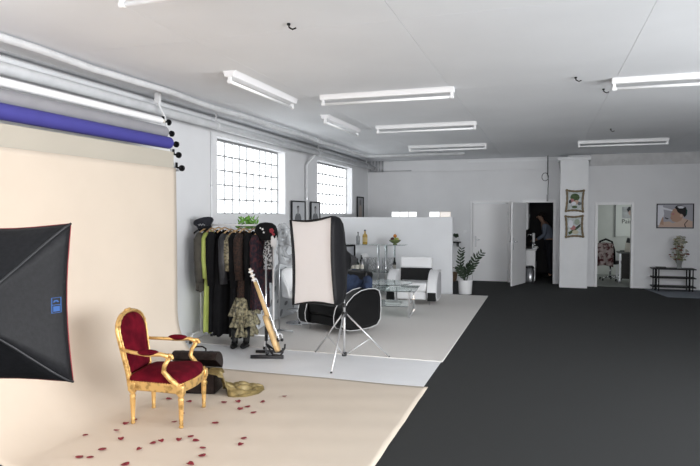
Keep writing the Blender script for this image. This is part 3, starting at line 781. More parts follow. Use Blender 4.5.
# boots
def boot():
    t = thing('boot', 'tall black leather boot standing under the gold ruffle dress', 'boot', group='pair of black boots')
    MB().tube([(0, .02, .26), (0, .02, .16), (0, .015, .09), (0, .0, .055)], [.048, .046, .04, .042], 14).build('shaft', BLEATH, t, smooth=True)
    MB().ball((0, -.06, .038), (.04, .105, .038), 14, 8).build('foot', BLEATH, t, smooth=True)
    MB().span((-.028, .01, 0), (.028, .055, .03)).build('heel', BPLAST, t, bevel=.003)
    return t
b0 = boot(); b1 = copy_tree(b0); b1['label'] = 'black leather boot nearer the guitar stand, under the costumes'; b0['label'] = 'black leather boot under the ruffle hem, nearer the window wall'
b0.location = (-3.73, 6.74, .004); b0.rotation_euler = (0, 0, .3); b1.location = (-3.60, 6.80, .004); b1.rotation_euler = (0, 0, .1)

# dotted screen leaning before the window wall
scn = thing('folding_screen', 'pale folding screen with grey leaf spots behind the clothes rack', 'screen', (0, 0, .012))
SCM = mat('screen_paper', (.60, .62, .64), .8, var=.04, scale=4)
SPOT = mat('screen_spot', (.24, .25, .265), .8)
pan = [((-3.93, 7.75), (-4.06, 8.5)), ((-4.06, 8.5), (-4.0, 9.2)), ((-4.0, 9.2), (-4.13, 9.9))]
for k, (a, b) in enumerate(pan):
    a3, b3 = Vector((a[0], a[1], 0)), Vector((b[0], b[1], 0)); dd = (b3-a3).normalized(); nn = Vector((dd.y, -dd.x, 0)); ln = (b3-a3).length-.01
    m = MB().add([a3+nn*s*.012+dd*u*ln+Vector((0,0,z)) for s in (-1, 1) for u, z in ((0, .02), (1, .02), (1, 1.30), (0, 1.30))], [(0,1,2,3),(4,5,6,7),(0,1,5,4),(1,2,6,5),(2,3,7,6),(3,0,4,7)])
    pn = m.build('screen_panel', SCM, scn, bevel=.003)
    for q in range(17):
        u = .09+.75*((q*.618+k*.3) % 1)*ln/.76; z = .10+q*.068
        c = a3+nn*.0135+dd*u+Vector((0, 0, z)); r = .030+.018*random.random(); tl = random.uniform(.3, 1.2)
        pts = []
        for j in range(10):
            an = 2*PI*j/10; e1 = r*math.cos(an)*1.5; e2 = r*math.sin(an)*.8
            pts.append(c+dd*(e1*math.cos(tl)-e2*math.sin(tl))+Vector((0,0,1))*(e1*math.sin(tl)+e2*math.cos(tl)))
        MB().add(pts+[p+nn*.002 for p in pts], [tuple(range(10)), tuple(range(10, 20))]+[(j, (j+1) % 10, 10+(j+1) % 10, 10+j) for j in range(10)]).build('leaf_spot', SPOT, pn)
# coat stand with tulle
cs = thing('pole_stand', 'slim grey stand with star foot behind the guitar', 'stand', (-3.56, 7.72, .012))
MB().cyl((0, 0, .02), (0, 0, 1.46), .011, seg=10).build('pole', STEEL, cs, smooth=True)
for q in range(4):
    a = q*PI/2+.5; MB().tube([(0, 0, .045), (.17*math.cos(a), .17*math.sin(a), .03), (.19*math.cos(a), .19*math.sin(a), .012)], [.014, .011, .014], 8).build('foot', STEEL, cs, smooth=True)
TUL = mat('grey_tulle', (.62, .64, .66), .6, alpha=.45)
tl = thing('tulle_wreath', 'loose loop of sheer grey tulle hanging from the pole stand', 'tulle', (-3.50, 7.70, 0))
for q in range(4):
    cx, cz, r, w_ = [(.03, 1.36, .10, .035), (.07, 1.16, .15, .04), (.0, 1.46, .07, .045), (.10, 1.22, .12, .03)][q]
    MB().tube([(cx+r*.8*math.cos(a*PI/10), .02*math.sin(a*1.3)+.01*q, cz+r*math.sin(a*PI/10)) for a in range(20)], [w_*(1+.25*math.sin(a*2.1)) for a in range(20)], 8, closed=True).build('tulle_loop', TUL, tl, smooth=True)

# ------------------------------------------------------------ guitar on stand
Rv = Vector((math.cos(math.radians(18)), math.sin(math.radians(18)), 0)); Fv = Vector((-math.sin(math.radians(18)), math.cos(math.radians(18)), 0))
gax = (Rv*-.37+Vector((0, 0, 1.0))).normalized()
yaw = math.radians(-7)
gw = (Fv*math.cos(yaw)+Rv*math.sin(yaw)); gw = (gw-gax*gw.dot(gax)).normalized(); gt_ = gw.cross(gax).normalized()
GU = thing('acoustic_guitar', 'blond wooden guitar leaning in its black floor stand', 'guitar', (-2.985, 6.44, .085))
def G(a, b, c): return gw*a+gt_*b+gax*c
bo = [(0, 0), (.10, .005), (.165, .05), (.185, .12), (.165, .19), (.125, .24), (.115, .27), (.13, .32), (.135, .37), (.11, .42), (.06, .445), (0, .45)]
loop = bo+[(-a, b) for a, b in bo[-2:0:-1]]
n = len(loop)
sd = MB().add([G(a, -.025, c) for a, c in loop]+[G(a, .025, c) for a, c in loop], [(i, (i+1) % n, n+(i+1) % n, n+i) for i in range(n)])
sd.build('side_ribs', BLOND, GU, smooth=True, solid=.004)
for s, mm, nm in ((-1, DARKW, 'back_plate'), (1, BLOND, 'soundboard')):
    MB().add([G(a, s*.025, c) for a, c in loop]+[G(a, s*.029, c) for a, c in loop], [tuple(range(n)), tuple(range(n, 2*n))]+[(i, (i+1) % n, n+(i+1) % n, n+i) for i in range(n)]).build(nm, mm, GU)
nk = MB().tube([G(0, .022, .42), G(0, .03, .60), G(0, .03, .86)], [.028, .024, .021], 8); nk.build('neck', BLOND, GU, smooth=True)
m = MB()
hp = [(-.035, .86), (.035, .86), (.04, 1.03), (-.04, 1.03)]
m.add([G(a, .015, c) for a, c in hp]+[G(a, .040, c) for a, c in hp], [(0,1,2,3),(4,5,6,7),(0,1,5,4),(1,2,6,5),(2,3,7,6),(3,0,4,7)]); hs = m.build('headstock', mat('pale_headstock', (.62, .55, .48), .4), GU)
for s in (-1, 1):
    for q in range(3):
        MB().cyl(G(s*.036, .0, .89+q*.05), G(s*.036, .055, .89+q*.05), .009, seg=8).build('tuning_peg', WHITE, hs, smooth=True)
MB().tube([G(0, .047, .10), G(0, .047, .14)], .02, 6).build('bridge', DARKW, GU)
for q in range(6): MB().tube([G(-.02+q*.008, .058, .12), G(-.015+q*.006, .058, .88)], .0012, 4).build('string', STEEL, GU)
GS = thing('guitar_stand', 'black guitar floor stand with silver pole and rubber hooks', 'guitar stand', (0, 0, .004))
MB().cyl((-3.12, 6.40, .02), (-3.12, 6.40, 1.2), .011, seg=10).build('pole', CHROME, GS, smooth=True)
MB().tube([(-3.34, 6.56, .02), (-3.04, 6.66, .02)], .017, 8).build('rear_foot_bar', BPLAST, GS, smooth=True)
MB().tube([(-3.27, 6.29, .022), (-2.90, 6.40, .022)], .022, 8).build('front_foot_bar', BPLAST, GS, smooth=True)
MB().tube([(-3.19, 6.61, .02), (-3.10, 6.34, .025)], .014, 8).build('base_beam', BPLAST, GS, smooth=True)
for s in (-1, 1):
    b_ = Vector((-3.0, 6.44, .0))+Fv*s*.11
    MB().tube([(-3.12, 6.40, .16), b_+Vector((-.04, 0, .055)), b_+Vector((.055, 0, .05)), b_+Vector((.085, 0, .09)), b_+Vector((.09, 0, .14))], .012, 8).build('cradle_hook', BPLAST, GS, smooth=True)
MB().tube([(-3.12, 6.40, .2), (-3.12, 6.40, .36)], .02, 8).build('clamp_sleeve', BPLAST, GS, smooth=True)

# ------------------------------------------------------------ lounge armchairs (front = -Y local)
ARM = [(-.36, .10), (-.40, .16), (-.405, .26), (-.37, .37), (-.29, .47), (-.17, .555), (-.03, .605), (.12, .62), (.26, .61), (.35, .575), (.385, .48), (.39, .30), (.375, .16), (.31, .085), (.15, .06), (-.1, .06), (-.25, .07)]
def lounge_chair(label, loc, rz, body, panel, piping, side_m):
    t = thing('lounge_armchair', label, 'armchair', loc, rz)
    sm = MB().span((-.29, -.36, .24), (.29, .20, .41)).build('seat', body, t, bevel=.05, seg=4)
    MB().span((-.28, -.33, .10), (.28, .30, .24)).build('seat_base', body, t, bevel=.02)
    Mk = Matrix.Translation((0, .20, .38)) @ Matrix.Rotation(math.radians(-12), 4, 'X')
    def slab(nm, z0, z1, m, th):
        b = MB(); x = .31
        b.add([Mk @ Vector(p) for p in ((-x, -.02-th, z0), (x, -.02-th, z0), (x, .12, z0), (-x, .12, z0), (-x, -.02-th, z1), (x, -.02-th, z1), (x, .12, z1), (-x, .12, z1))],
              [(3,2,1,0),(4,5,6,7),(0,1,5,4),(1,2,6,5),(2,3,7,6),(3,0,4,7)])
        return b.build(nm, m, t, bevel=.035, seg=4)
    slab('backrest', 0, .275, panel, .0); slab('head_cushion', .26, .48, body, .035)
    for s in (-1, 1):
        a = MB().prism(ARM, s*.30, s*.47, 'X').build('arm', body, t, bevel=.02, seg=3)
        MB().prism([(y*.86-.0, .335+(z-.335)*.86) for y, z in ARM], s*.465, s*.478, 'X').build('side_panel', side_m, a, bevel=.006)
        for e in (.303, .467):
            MB().tube([(s*e, y*1.003, .335+(z-.335)*1.006) for y, z in ARM], .0055, 6, closed=True).build('piping', piping, a, smooth=True)
        if body is not panel:
            MB().span((s*.305, -.415, .085), (s*.465, -.33, .245)).build('front_panel', panel, a, bevel=.015)
    for x in (-.33, .33):
        for y in (-.28, .26):
            MB().cyl((x, y, 0), (x, y, .14), .014, seg=10).build('leg', CHROME, t, smooth=True)
    return t
SHADESIDE = mat('shaded_side_leather', (.45, .45, .47), .4)  # white chair's outer arm sides, their shade put into the grey colour
lounge_chair('white leather armchair with black inset backrest before the partition', (-2.37, 11.27, .012), math.radians(3), WLEATH, BLEATH, WLEATH, SHADESIDE)
BC = (-2.86, 8.30, .012); BR = math.radians(-27)
WPIPE = mat('white_piping', (.7, .7, .71), .5)
lounge_chair('black leather armchair with white piping and denim jacket on its back', BC, BR, BLEATH, BLEATH, WPIPE, BLEATH)
def jacket(u, v):
    # drapes over the backrest top: v across front-to-back, u along the width
    x = -.24+u*.50
    prof = [(-.02, .42), (.04, .56), (.12, .70), (.20, .83), (.27, .895), (.36, .885), (.42, .80), (.44, .66), (.45, .50)]
    q = v*(len(prof)-1); i = min(len(prof)-2, int(q)); f_ = q-i
    y = prof[i][0]+(prof[i+1][0]-prof[i][0])*f_; z = prof[i][1]+(prof[i+1][1]-prof[i][1])*f_
    w_ = .022*math.sin(u*17+v*6)+.014*math.sin(u*31-v*9)
    return (x+.02*math.sin(v*7), y+w_*.8, z-.085+w_-.25*abs(u-.5)**2)
dj = thing('denim_jacket', 'blue denim jacket draped over the back of black armchair', 'jacket', BC, BR)
MB().grid(jacket, 36, 28).build('jacket_body', DENIM, dj, smooth=True, solid=.022)
MB().tube([(.24, .30, .76), (.32, .27, .71), (.38, .21, .655), (.39, .12, .64)], [.065, .07, .065, .055], 12).build('sleeve', DENIM, dj, smooth=True)
MB().tube([(-.1, .29, .82), (.02, .29, .84), (.12, .29, .82)], [.02, .028, .02], 10).build('collar', DENIM, dj, smooth=True)

# ------------------------------------------------------------ glass coffee table
CT = thing('coffee_table', 'two tier glass coffee table with chrome legs on pale carpet', 'table', (-2.50, 9.85, .012), math.radians(6))
MB().span((-.52, -.42, .425), (.48, .42, .438)).build('table_top', GLASS, CT, bevel=.003)
MB().lathe([(.42, .495), (.425, .500), (.42, .508)], 40, c=(-.06, .22, 0)).build('swivel_top', GLASS, CT)
MB().cyl((-.06, .22, .438), (-.06, .22, .495), .03, seg=14).build('swivel_post', CHROME, CT, smooth=True)
MB().span((-.42, -.36, .17), (.36, .36, .182)).build('lower_shelf', GLASS, CT, bevel=.003)
for x in (-.42, .38):
    m = MB()
    for y in (-.36, .36): m.span((x-.014, y-.03, 0), (x+.014, y+.03, .425))
    m.span((x-.006, -.36, 0), (x+.006, .36, .012)); m.span((x-.006, -.36, .413), (x+.006, .36, .425))
    m.build('leg_frame', CHROME, CT)
MB().span((-.06, -.10, .183), (.2, .12, .20)).build('magazine', mat('magazine_paper', (.55, .57, .56), .5), CT)

# ------------------------------------------------------------ glass bar shelf with bottles
BX = thing('glass_bar', 'chrome and glass bar shelf standing before the low partition', 'shelf', (0, 0, .012))
for nm, x0, x1, z in (('glass_top', -4.15, -2.78, 1.03), ('glass_shelf', -4.1, -3.0, .46), ('glass_shelf', -4.1, -3.0, .16)):
    MB().span((x0, 12.12, z), (x1, 12.52, z+.012)).build(nm, GLASS, BX, bevel=.002)
for x, y, r in ((-3.32, 12.14, .028), (-3.16, 12.16, .028), (-3.05, 12.48, .022), (-4.05, 12.14, .022), (-4.05, 12.48, .022)):
    MB().cyl((x, y, 0), (x, y, 1.03), r, seg=14).build('post', CHROME, BX, smooth=True)
def bottle(label, loc, h, r, m, cap=BPLAST, lab=True, name='bottle'):
    t = thing(name, label, 'bottle', loc, 0, 'bottles on the glass bar'); wrapm = mat('gold_paper', (.5, .38, .16), .6) if m is WHISKY else LABELP
    MB().lathe([(r*.9, 0), (r, .006), (r, h*.58), (r*.85, h*.66), (r*.36, h*.74), (r*.32, h*.92)], 16).build('glass_body', m, t, smooth=True)
    MB().lathe([(r*.38, h*.9), (r*.38, h)], 12).build('cap', cap, t)
    if lab: MB().lathe([(r*1.015, h*.16), (r*1.015, h*.48)], 16).build('paper_wrap', wrapm, t)
    return t
Z1, Z2, Z3 = 1.055, .485, .185
bottle('amber whisky bottle with black cap on the glass bar top', (-3.66, 12.3, Z1), .31, .055, WHISKY)
bottle('grey bottle beside the amber bottle on the bar top', (-3.82, 12.32, Z1), .26, .042, CLEARB, lab=False)
for i, (x, y, h, r, m, lb) in enumerate([(-3.90, 12.22, .30, .04, BOTTLE, 'dark green bottle with pale wrap in the cluster on middle shelf'), (-3.80, 12.2, .27, .045, BOTTLE, 'squat dark green bottle in the cluster on the middle shelf'),
                      (-3.70, 12.23, .29, .04, CLEARB, 'grey glass bottle in the cluster on the middle shelf'), (-3.76, 12.36, .33, .04, BOTTLE, 'tall dark bottle at the back of the middle shelf cluster')]):
    bottle(lb, (x, y, Z2), h, r, m)
for x, lb in ((-3.83, 'dark wine bottle on bottom bar shelf, next to the outer post'), (-3.70, 'dark wine bottle on bottom bar shelf, between two others'), (-3.55, 'dark wine bottle on bottom bar shelf, nearest the twin posts')):
    bottle(lb, (x, 12.3, Z3), .27, .036, BOTTLE, lab=False)
bottle('dark bottle with pale wrap beside the wire rack behind armchair', (-2.98-.03, 12.30, Z2), .30, .036, BOTTLE)
ib = thing('ice_bucket', 'white domed ice bucket lid above the bottle cluster', 'bucket', (-3.72, 12.46, Z2))
MB().lathe([(.07, 0), (.09, .01), (.10, .24), (.10, .25)], 18).build('pail', STEEL, ib, smooth=True)
MB().lathe([(.105, .25), (.10, .30), (.06, .35), (.01, .365)], 18).build('dome_lid', WHITE, ib, smooth=True)
def wire_rack(label, x):
    t = thing('wire_rack', label, 'bottle rack', (x, 12.3, Z2+.006), 0, 'wire bottle racks on the glass bar')
    for y in (-.09, .09):
        MB().tube([(-.12, y, 0), (.12, y, 0), (.12, y, .28), (-.12, y, .28)], .0045, 6, closed=True).build('rack_frame', mat('dark_wire', (.18, .18, .19), .35, metal=.8), t)
        for k in range(2):
            for z in (.01, .145):
                MB().tube([(-.06+.12*k+.055*math.cos(a*PI/6), y, z+.062+.062*math.sin(a*PI/6)) for a in range(12)], .0028, 5, closed=True).build('ring', MATS['dark_wire'], t)
    for x_ in (-.12, .12):
        for z in (0, .28): MB().cyl((x_, -.09, z), (x_, .09, z), .005, seg=6).build('cross_bar', STEEL, t)
    return t
wire_rack('small wire bottle rack beside the bottle cluster', -3.52); 
wr2 = wire_rack('small wire bottle rack beside the white armchair back', -2.86)
wr2.location.x = -3.16+.02; wr2.location.y = 12.33
FB = thing('fruit_bowl', 'green glass bowl on the end of the bar top', 'bowl', (-3.0, 12.3, Z1))
MB().lathe([(.045, 0), (.05, .012), (.03, .02), (.09, .05), (.125, .085), (.13, .10), (.122, .10), (.08, .06), (.01, .035)], 22).build('bowl_body', mat('green_glass', (.13, .16, .06), .15, coat=.5), FB, smooth=True)
for (dx, dy, r, c, lb, nm) in ((-.056, 0, .045, (.07, .012, .008), 'dark red apple heaped in the green bowl', 'apple'), (.03, .05, .042, (.55, .42, .05), 'yellow lemon heaped in the green bowl', 'lemon'), (.03, -.05, .042, (.20, .28, .05), 'green apple heaped in the green bowl', 'apple'), (.0, .0, .04, (.45, .16, .02), 'small orange heaped in the green bowl', 'orange')):
    t = thing(nm, lb, 'fruit', (-3.0+dx, 12.3+dy, Z1+(.145 if dx == 0 else .068)), 0, 'fruit in the bowl')
    MB().lathe([(.004, 0), (r*.55, .004), (r*.95, r*.6), (r, r), (r*.85, r*1.55), (r*.4, r*1.85), (.004, r*1.75)], 14).build('flesh', mat('fruit_'+lb[:6].replace(' ', '_'), c, .4), t, smooth=True)
    MB().cyl((0, 0, r*1.75), (.004, 0, r*2.05), .003, seg=6).build('stem', DARKW, t)

# stools
WS = thing('swivel_stool', 'white tub swivel chair on chrome disc foot beside strip softbox', 'stool', (-3.61, 8.56, .012), math.radians(60))
MB().lathe([(.205, 0), (.205, .008), (.17, .016), (.03, .026)], 28).build('disc_base', CHROME, WS, smooth=True)
MB().cyl((0, 0, .02), (0, 0, .40), .022, seg=12).build('pole', CHROME, WS, smooth=True)
MB().lathe([(.05, .385), (.20, .40), (.24, .43), (.24, .47), (.2, .49), (.01, .49)], 24).build('seat', WLEATH, WS, smooth=True)
MB().grid(lambda u, v: ((.245+.02*v)*math.cos(PI*(u*1.25-.125)), (.245+.02*v)*math.sin(PI*(u*1.25-.125)), .42+v*(.42*math.sin(PI*u)**.5 if 0 < u < 1 else 0)), 24, 8).build('backrest', WLEATH, WS, smooth=True, solid=.035)
MB().tube([(.19*math.cos(a*PI/8), .19*math.sin(a*PI/8), .2) for a in range(16)], .009, 6, closed=True).build('foot_ring', CHROME, WS, smooth=True)
KS2 = thing('bar_stool', 'black framed bar stool with grey curved backrest by the bar', 'stool', (-3.80, 11.35, .012), math.radians(200))
MB().grid(lambda u, v: (.20*math.sin((u-.5)*2.2), .20*math.cos((u-.5)*2.2)-.02+.03*v, .76+.30*v), 16, 6).build('backrest', mat('grey_pad', (.24, .25, .27), .45), KS2, smooth=True, solid=.02)
fr = [(.215*math.sin((u/12-.5)*2.25), .215*math.cos((u/12-.5)*2.25)+.01, 1.07) for u in range(13)]
fr = [(fr[0][0], fr[0][1]-.03, .72)]+fr+[(fr[-1][0], fr[-1][1]-.03, .72)]
MB().tube(fr, .018, 8).build('back_frame', BLACK, KS2, smooth=True)
MB().lathe([(.17, .68), (.195, .70), (.19, .74), (.01, .75)], 22).build('seat', BLEATH, KS2, smooth=True)
for q in range(4):
    a = q*PI/2+PI/4; MB().tube([(.12*math.cos(a), .12*math.sin(a), .69), (.22*math.cos(a), .22*math.sin(a), 0)], .013, 8).build('leg', BLACK, KS2, smooth=True)
MB().tube([(.185*math.cos(a*PI/8), .185*math.sin(a*PI/8), .25) for a in range(16)], .008, 6, closed=True).build('foot_ring', CHROME, KS2, smooth=True)

# ------------------------------------------------------------ plant in white pot
PL = thing('potted_plant', 'dark leafy plant with two feathered stems in a white pot', 'plant', (-1.60, 12.86, 0))
MB().lathe([(.125, 0), (.135, .01), (.15, .29), (.15, .30), (.135, .30), (.13, .26), (.01, .26)], 28).build('pot', WHITE, PL, smooth=True, bevel=.003)
MB().lathe([(.132, .255), (.06, .27), (.005, .27)], 18).build('soil', SOIL, PL)
LEAFM = None
def frond(pts, n, ll, start=.2):
    global LEAFM
    pts = [Vector(p) for p in pts]; L_ = len(pts)-1
    st = MB().tube(pts, [.013-.009*i/L_ for i in range(L_+1)], 7).build('stem', LEAF, PL, smooth=True)
    for k in range(n):
        q = (start+(1-start)*k/(n-1))*L_; i = min(L_-1, int(q)); p = pts[i].lerp(pts[i+1], q-i); tn = (pts[i+1]-pts[i]).normalized()
        for s in (-1, 1):
            if LEAFM is None:
                LEAFM = MB().grid(lambda u, v: ((u-.5)*.052*math.sin(PI*(.06+.9*v))**.8, -.012*math.sin(PI*v)+.012*abs(u-.5)*2, v*.15), 4, 6).build('leaf', LEAF, st, smooth=True, solid=.002); o = LEAFM
            else: o = linked(LEAFM, 'leaf', st)
            side = tn.cross(Vector((.31, -.95, 0))).normalized()*s
            d = (side*.8+tn*.65+Vector((random.uniform(-.15, .15), random.uniform(-.45, .1), 0))).normalized()
            yv = Vector((.31+random.uniform(-.4, .4), -.95, .45)); yv = (yv-d*yv.dot(d)).normalized(); xv = yv.cross(d)
            o.rotation_mode = 'QUATERNION'; o.rotation_quaternion = Matrix((xv, yv, d)).transposed().to_quaternion(); o.location = p
            k_ = ll*(.75+.5*math.sin(PI*min(1, .15+.8*k/n)))*random.uniform(.85, 1.1); o.scale = (k_, k_, k_)
frond([(-.02, 0, .26), (-.06, -.01, .42), (-.10, -.02, .60), (-.11, -.03, .78), (-.08, -.03, .95)], 10, .66)
frond([(.02, 0, .26), (.07, -.01, .44), (.14, -.02, .60), (.22, -.03, .76), (.33, -.03, .88)], 10, .72)
frond([(.0, .03, .26), (-.02, .03, .40), (.03, .03, .52), (.10, .03, .62)], 9, .7)
frond([(0, -.03, .26), (-.04, -.04, .38), (-.10, -.05, .50), (-.13, -.05, .56)], 7, .7)

# things on and behind the partition
def vanity(label, x0, x1, mats):
    t = thing('vanity_light', label, 'light', (0, 0, 1.63)); n = len(mats); w_ = (x1-x0)/n
    MB().span((x0, 12.765, 0), (x1, 12.815, .012)).build('base_bar', BPLAST if False else WHITEP, t)
    for i, m in enumerate(mats):
        MB().span((x0+i*w_+.012, 12.77, .012), (x0+(i+1)*w_-.012, 12.81, .115)).build('light_panel', m, t, bevel=.006)
LIT = mat('lit_panel', (.9, .9, .9), .4, emit=.75, ecol=(1, 1, 1)); LITC = mat('lit_panel_cream', (.85, .8, .75), .4, emit=.35, ecol=(1, .9, .82))
vanity('row of three small lit white panels on the partition top', -3.20, -2.63, [LIT, LIT, LIT])
vanity('lit white and cream panel pair at the partition end', -2.37, -1.90, [LIT, LITC])
sh = thing('wall_shelf', 'small black wall shelf behind the partition end', 'shelf', (0, 0, 0))
MB().span((-2.45, 15.2, .97), (-2.03, YB, .995)).build('board', BLACK, sh)
for x in (-2.4, -2.1): MB().span((x, 15.3, .87), (x+.02, YB, .97)).build('bracket', BLACK, sh)
pp = thing('shelf_plant', 'tiny plant in white bowl on the black wall shelf', 'plant', (-2.16, 15.28, .995))
MB().lathe([(.05, 0), (.085, .05), (.09, .10), (.08, .10), (.01, .09)], 16).build('bowl', WHITE, pp, smooth=True)
m = MB()
for q in range(12): m.ball((random.uniform(-.06, .06), random.uniform(-.05, .05), .13+random.random()*.07), (.035, .03, .025), 6, 5)
m.build('foliage', LEAF, pp, smooth=True)['kind'] = 'stuff'
sb = thing('storage_basket', 'brown basket on the floor behind the partition end', 'basket', (-2.22, 15.2, 0))
MB().lathe([(.09, 0), (.11, .02), (.14, .22), (.15, .23), (.13, .23), (.1, .03)], 18).build('basket_body', mat('wicker', (.13, .085, .05), .8, var=.4, scale=60), sb, smooth=True)
MB().tube([(.13*math.cos(a*PI/8), .02, .23+.12*math.sin(a*PI/8)) for a in range(9)], .009, 6).build('handle', mat('wicker', (.13, .085, .05)), sb, smooth=True)
swt = thing('light_switch', 'small white light switch beside the closed door', 'switch', (-1.93, YB, 1.25))
MB().span((-.04, -.012, -.04), (.04, 0, .04)).build('plate', WHITE, swt, bevel=.004); MB().span((-.02, -.018, -.025), (.02, -.012, .025)).build('rocker', WHITEP, swt, bevel=.003)

# ------------------------------------------------------------ framed pictures
def flat(poly, y0, y1, name, m, parent, M): return MB().prism(poly, y0, y1, 'Y', M).build(name, m, parent)
def circ(cx, cz, rx, rz, n=16): return [(cx+rx*math.cos(2*PI*i/n), cz+rz*math.sin(2*PI*i/n)) for i in range(n)]
def picture(label, loc, rz, W, H, fm, bg, shapes, fw=.02, cat='picture', tilt=0):
    # local: face looks -Y, origin at the centre
    t = thing('framed_picture', label, cat, loc, rz); t.rotation_euler = (tilt, 0, rz)
    for nm, a, b in (('frame_rail', (-W/2, -.02, H/2-fw), (W/2, .0, H/2)), ('frame_rail', (-W/2, -.02, -H/2), (W/2, 0, -H/2+fw)), ('frame_rail', (-W/2, -.02, -H/2+fw), (-W/2+fw, 0, H/2-fw)), ('frame_rail', (W/2-fw, -.02, -H/2+fw), (W/2, 0, H/2-fw))):
        MB().span(a, b).build(nm, fm, t)
    p = MB().span((-W/2+fw, -.006, -H/2+fw), (W/2-fw, -.001, H/2-fw)).build('print', bg, t)
    for k, (poly, m) in enumerate(shapes):
        MB().prism(poly, -.0075-.0008*k, -.005, 'Y').build('printed_shape', m, p)
    return t
G1 = mat('print_light', (.50, .51, .53), .5); G2 = mat('print_mid', (.13, .135, .145), .5); G3 = mat('print_dark', (.05, .05, .055), .5); G4 = mat('print_face', (.26, .26, .27), .5)
def bust(dx, s): return [([(-.17+dx, -.255), (-.155+dx, -.03), (-.10+dx, .04), (.0+dx, .06), (.10+dx, .04), (.155+dx, -.03), (.17+dx, -.255)], G2),
                         ([(-.03+dx, .03), (-.03+dx, .09), (.03+dx, .09), (.03+dx, .03)], G4), (circ(dx+s*.005, .125, .045, .06), G4), ([(dx-.05, .14), (dx-.045, .19), (dx, .20), (dx+.045, .19), (dx+.05, .14), (dx+.03, .165), (dx-.03, .165)], G3)]
picture('black framed portrait leaning on wall, nearer the near window', (-4.46, 10.54, 1.66), PI/2, .66, .58, BLACK, G1, bust(-.02, 1), .025, tilt=0)
picture('black framed portrait on wall, just before the far window', (-4.46, 11.42, 1.66), PI/2, .52, .58, BLACK, G1, bust(.0, -1), .025)
picture('narrow dark framed picture on window wall near the far corner', (-4.48, 14.62, 1.86), PI/2, .56, .56, BLACK, G4, [([(-.14, -.25), (-.10, .0), (.0, .10), (.1, .02), (.14, -.25)], mat('print_skin', (.36, .30, .27), .5)), (circ(0, .13, .06, .075), G2)], .03)
SK = mat('photo_skin', (.42, .27, .20), .5); SK2 = mat('photo_skin_light', (.52, .38, .31), .5); HR = mat('photo_hair', (.012, .01, .012), .5); PB = mat('photo_grey', (.36, .36, .40), .5); PW = mat('photo_white', (.68, .69, .74), .5); RS = mat('photo_rose', (.42, .19, .19), .5); GRN = mat('photo_green', (.01, .06, .05), .5)
picture('wide black framed photo of a dark haired person in profile', (2.775, YB2-.005, 1.655), 0, .75, .555, BLACK, PB, [
    ([(-.35, .24), (-.25, .24), (-.22, .05), (-.25, -.12), (-.30, -.22), (-.35, -.20)], PW),
    ([(-.25, .20), (-.02, .13), (-.02, .10), (-.25, .15)], PW),
    ([(-.34, -.25), (-.28, -.14), (-.12, -.12), (-.04, -.16), (.06, -.12), (.10, -.03), (.20, -.06), (.35, -.12), (.35, -.25)], SK2),
    ([(-.05, -.12), (-.10, -.04), (-.075, .0), (-.095, .03), (-.07, .08), (-.04, .15), (.03, .19), (.12, .12), (.17, .0), (.12, -.10), (.04, -.14)], SK),
    ([(-.08, .05), (-.05, .02), (-.01, .03), (-.02, .08)], RS), ([(-.095, -.045), (-.06, -.065), (-.05, -.04)], RS),
    ([(-.01, .19), (.03, .235), (.13, .24), (.21, .20), (.245, .12), (.235, .03), (.19, -.03), (.15, .03), (.10, .05), (.05, .09), (.03, .14)], HR),
    ([(.21, .17), (.245, .12), (.235, .04), (.215, .02), (.22, .10)], GRN),
    ([(.04, .21), (.08, .17), (.15, .17), (.19, .205), (.12, .225)], PW), (circ(.125, .01, .025, .035), SK2),
    ([(.22, -.25), (.20, -.18), (.26, -.10), (.25, -.09), (.185, -.18), (.20, -.25)], HR),
    ([(-.31, -.18), (-.25, -.02), (-.24, -.02), (-.23, -.20)], SK), ([(-.20, -.03), (-.12, -.06), (-.15, -.075), (-.21, -.05)], G3)], .018)
OR = mat('antique_gold', (.19, .145, .085), .5, metal=.3, var=.35, scale=40)
def ornate(label, loc, shapes, tl):
    t = thing('ornate_picture', label, 'picture', loc); t.rotation_euler = (0, tl, 0)
    W, H = .36, .47
    loop = []
    for a, b in (((-1,-1),(1,-1)), ((1,-1),(1,1)), ((1,1),(-1,1)), ((-1,1),(-1,-1))):
        for j in range(8):
            q = j/8; x = a[0]+(b[0]-a[0])*q; z = a[1]+(b[1]-a[1])*q; k = 1-.08*math.sin(PI*q)
            loop.append((x*W/2*k, -.02, z*H/2*k))
    MB().tube(loop, [.020+.006*(i % 2) for i in range(len(loop))], 8, closed=True).build('carved_frame', OR, t, smooth=True)
    for s in (-1, 1):
        for s2 in (-1, 1): MB().ball((s*W/2, -.022, s2*H/2), (.032, .02, .032), 10, 6).build('corner_scroll', OR, t, smooth=True)
    p = MB().span((-W/2+.005, -.012, -H/2+.005), (W/2-.005, -.004, H/2-.005)).build('print', mat('print_pale', (.50, .54, .55), .5, var=.15, scale=18), t)
    for k, (poly, m) in enumerate(shapes): MB().prism(poly, -.0135-.0008*k, -.011, 'Y').build('printed_shape', m, p)
LG = mat('print_leaf', (.07, .11, .05), .6, var=.5, scale=60)
ornate('gilt framed flower picture on the column, upper of two', (.645, 14.675, 2.0), [(circ(0, .08, .10, .09), LG), (circ(-.06, 0, .05, .05), RS), (circ(.04, -.03, .055, .05), SK2), (circ(-.02, -.06, .05, .045), PW), (circ(.1, -.06, .04, .04), G2), (circ(-.10, -.02, .03, .04), G3), (circ(0, -.14, .06, .03), LG)], .03)
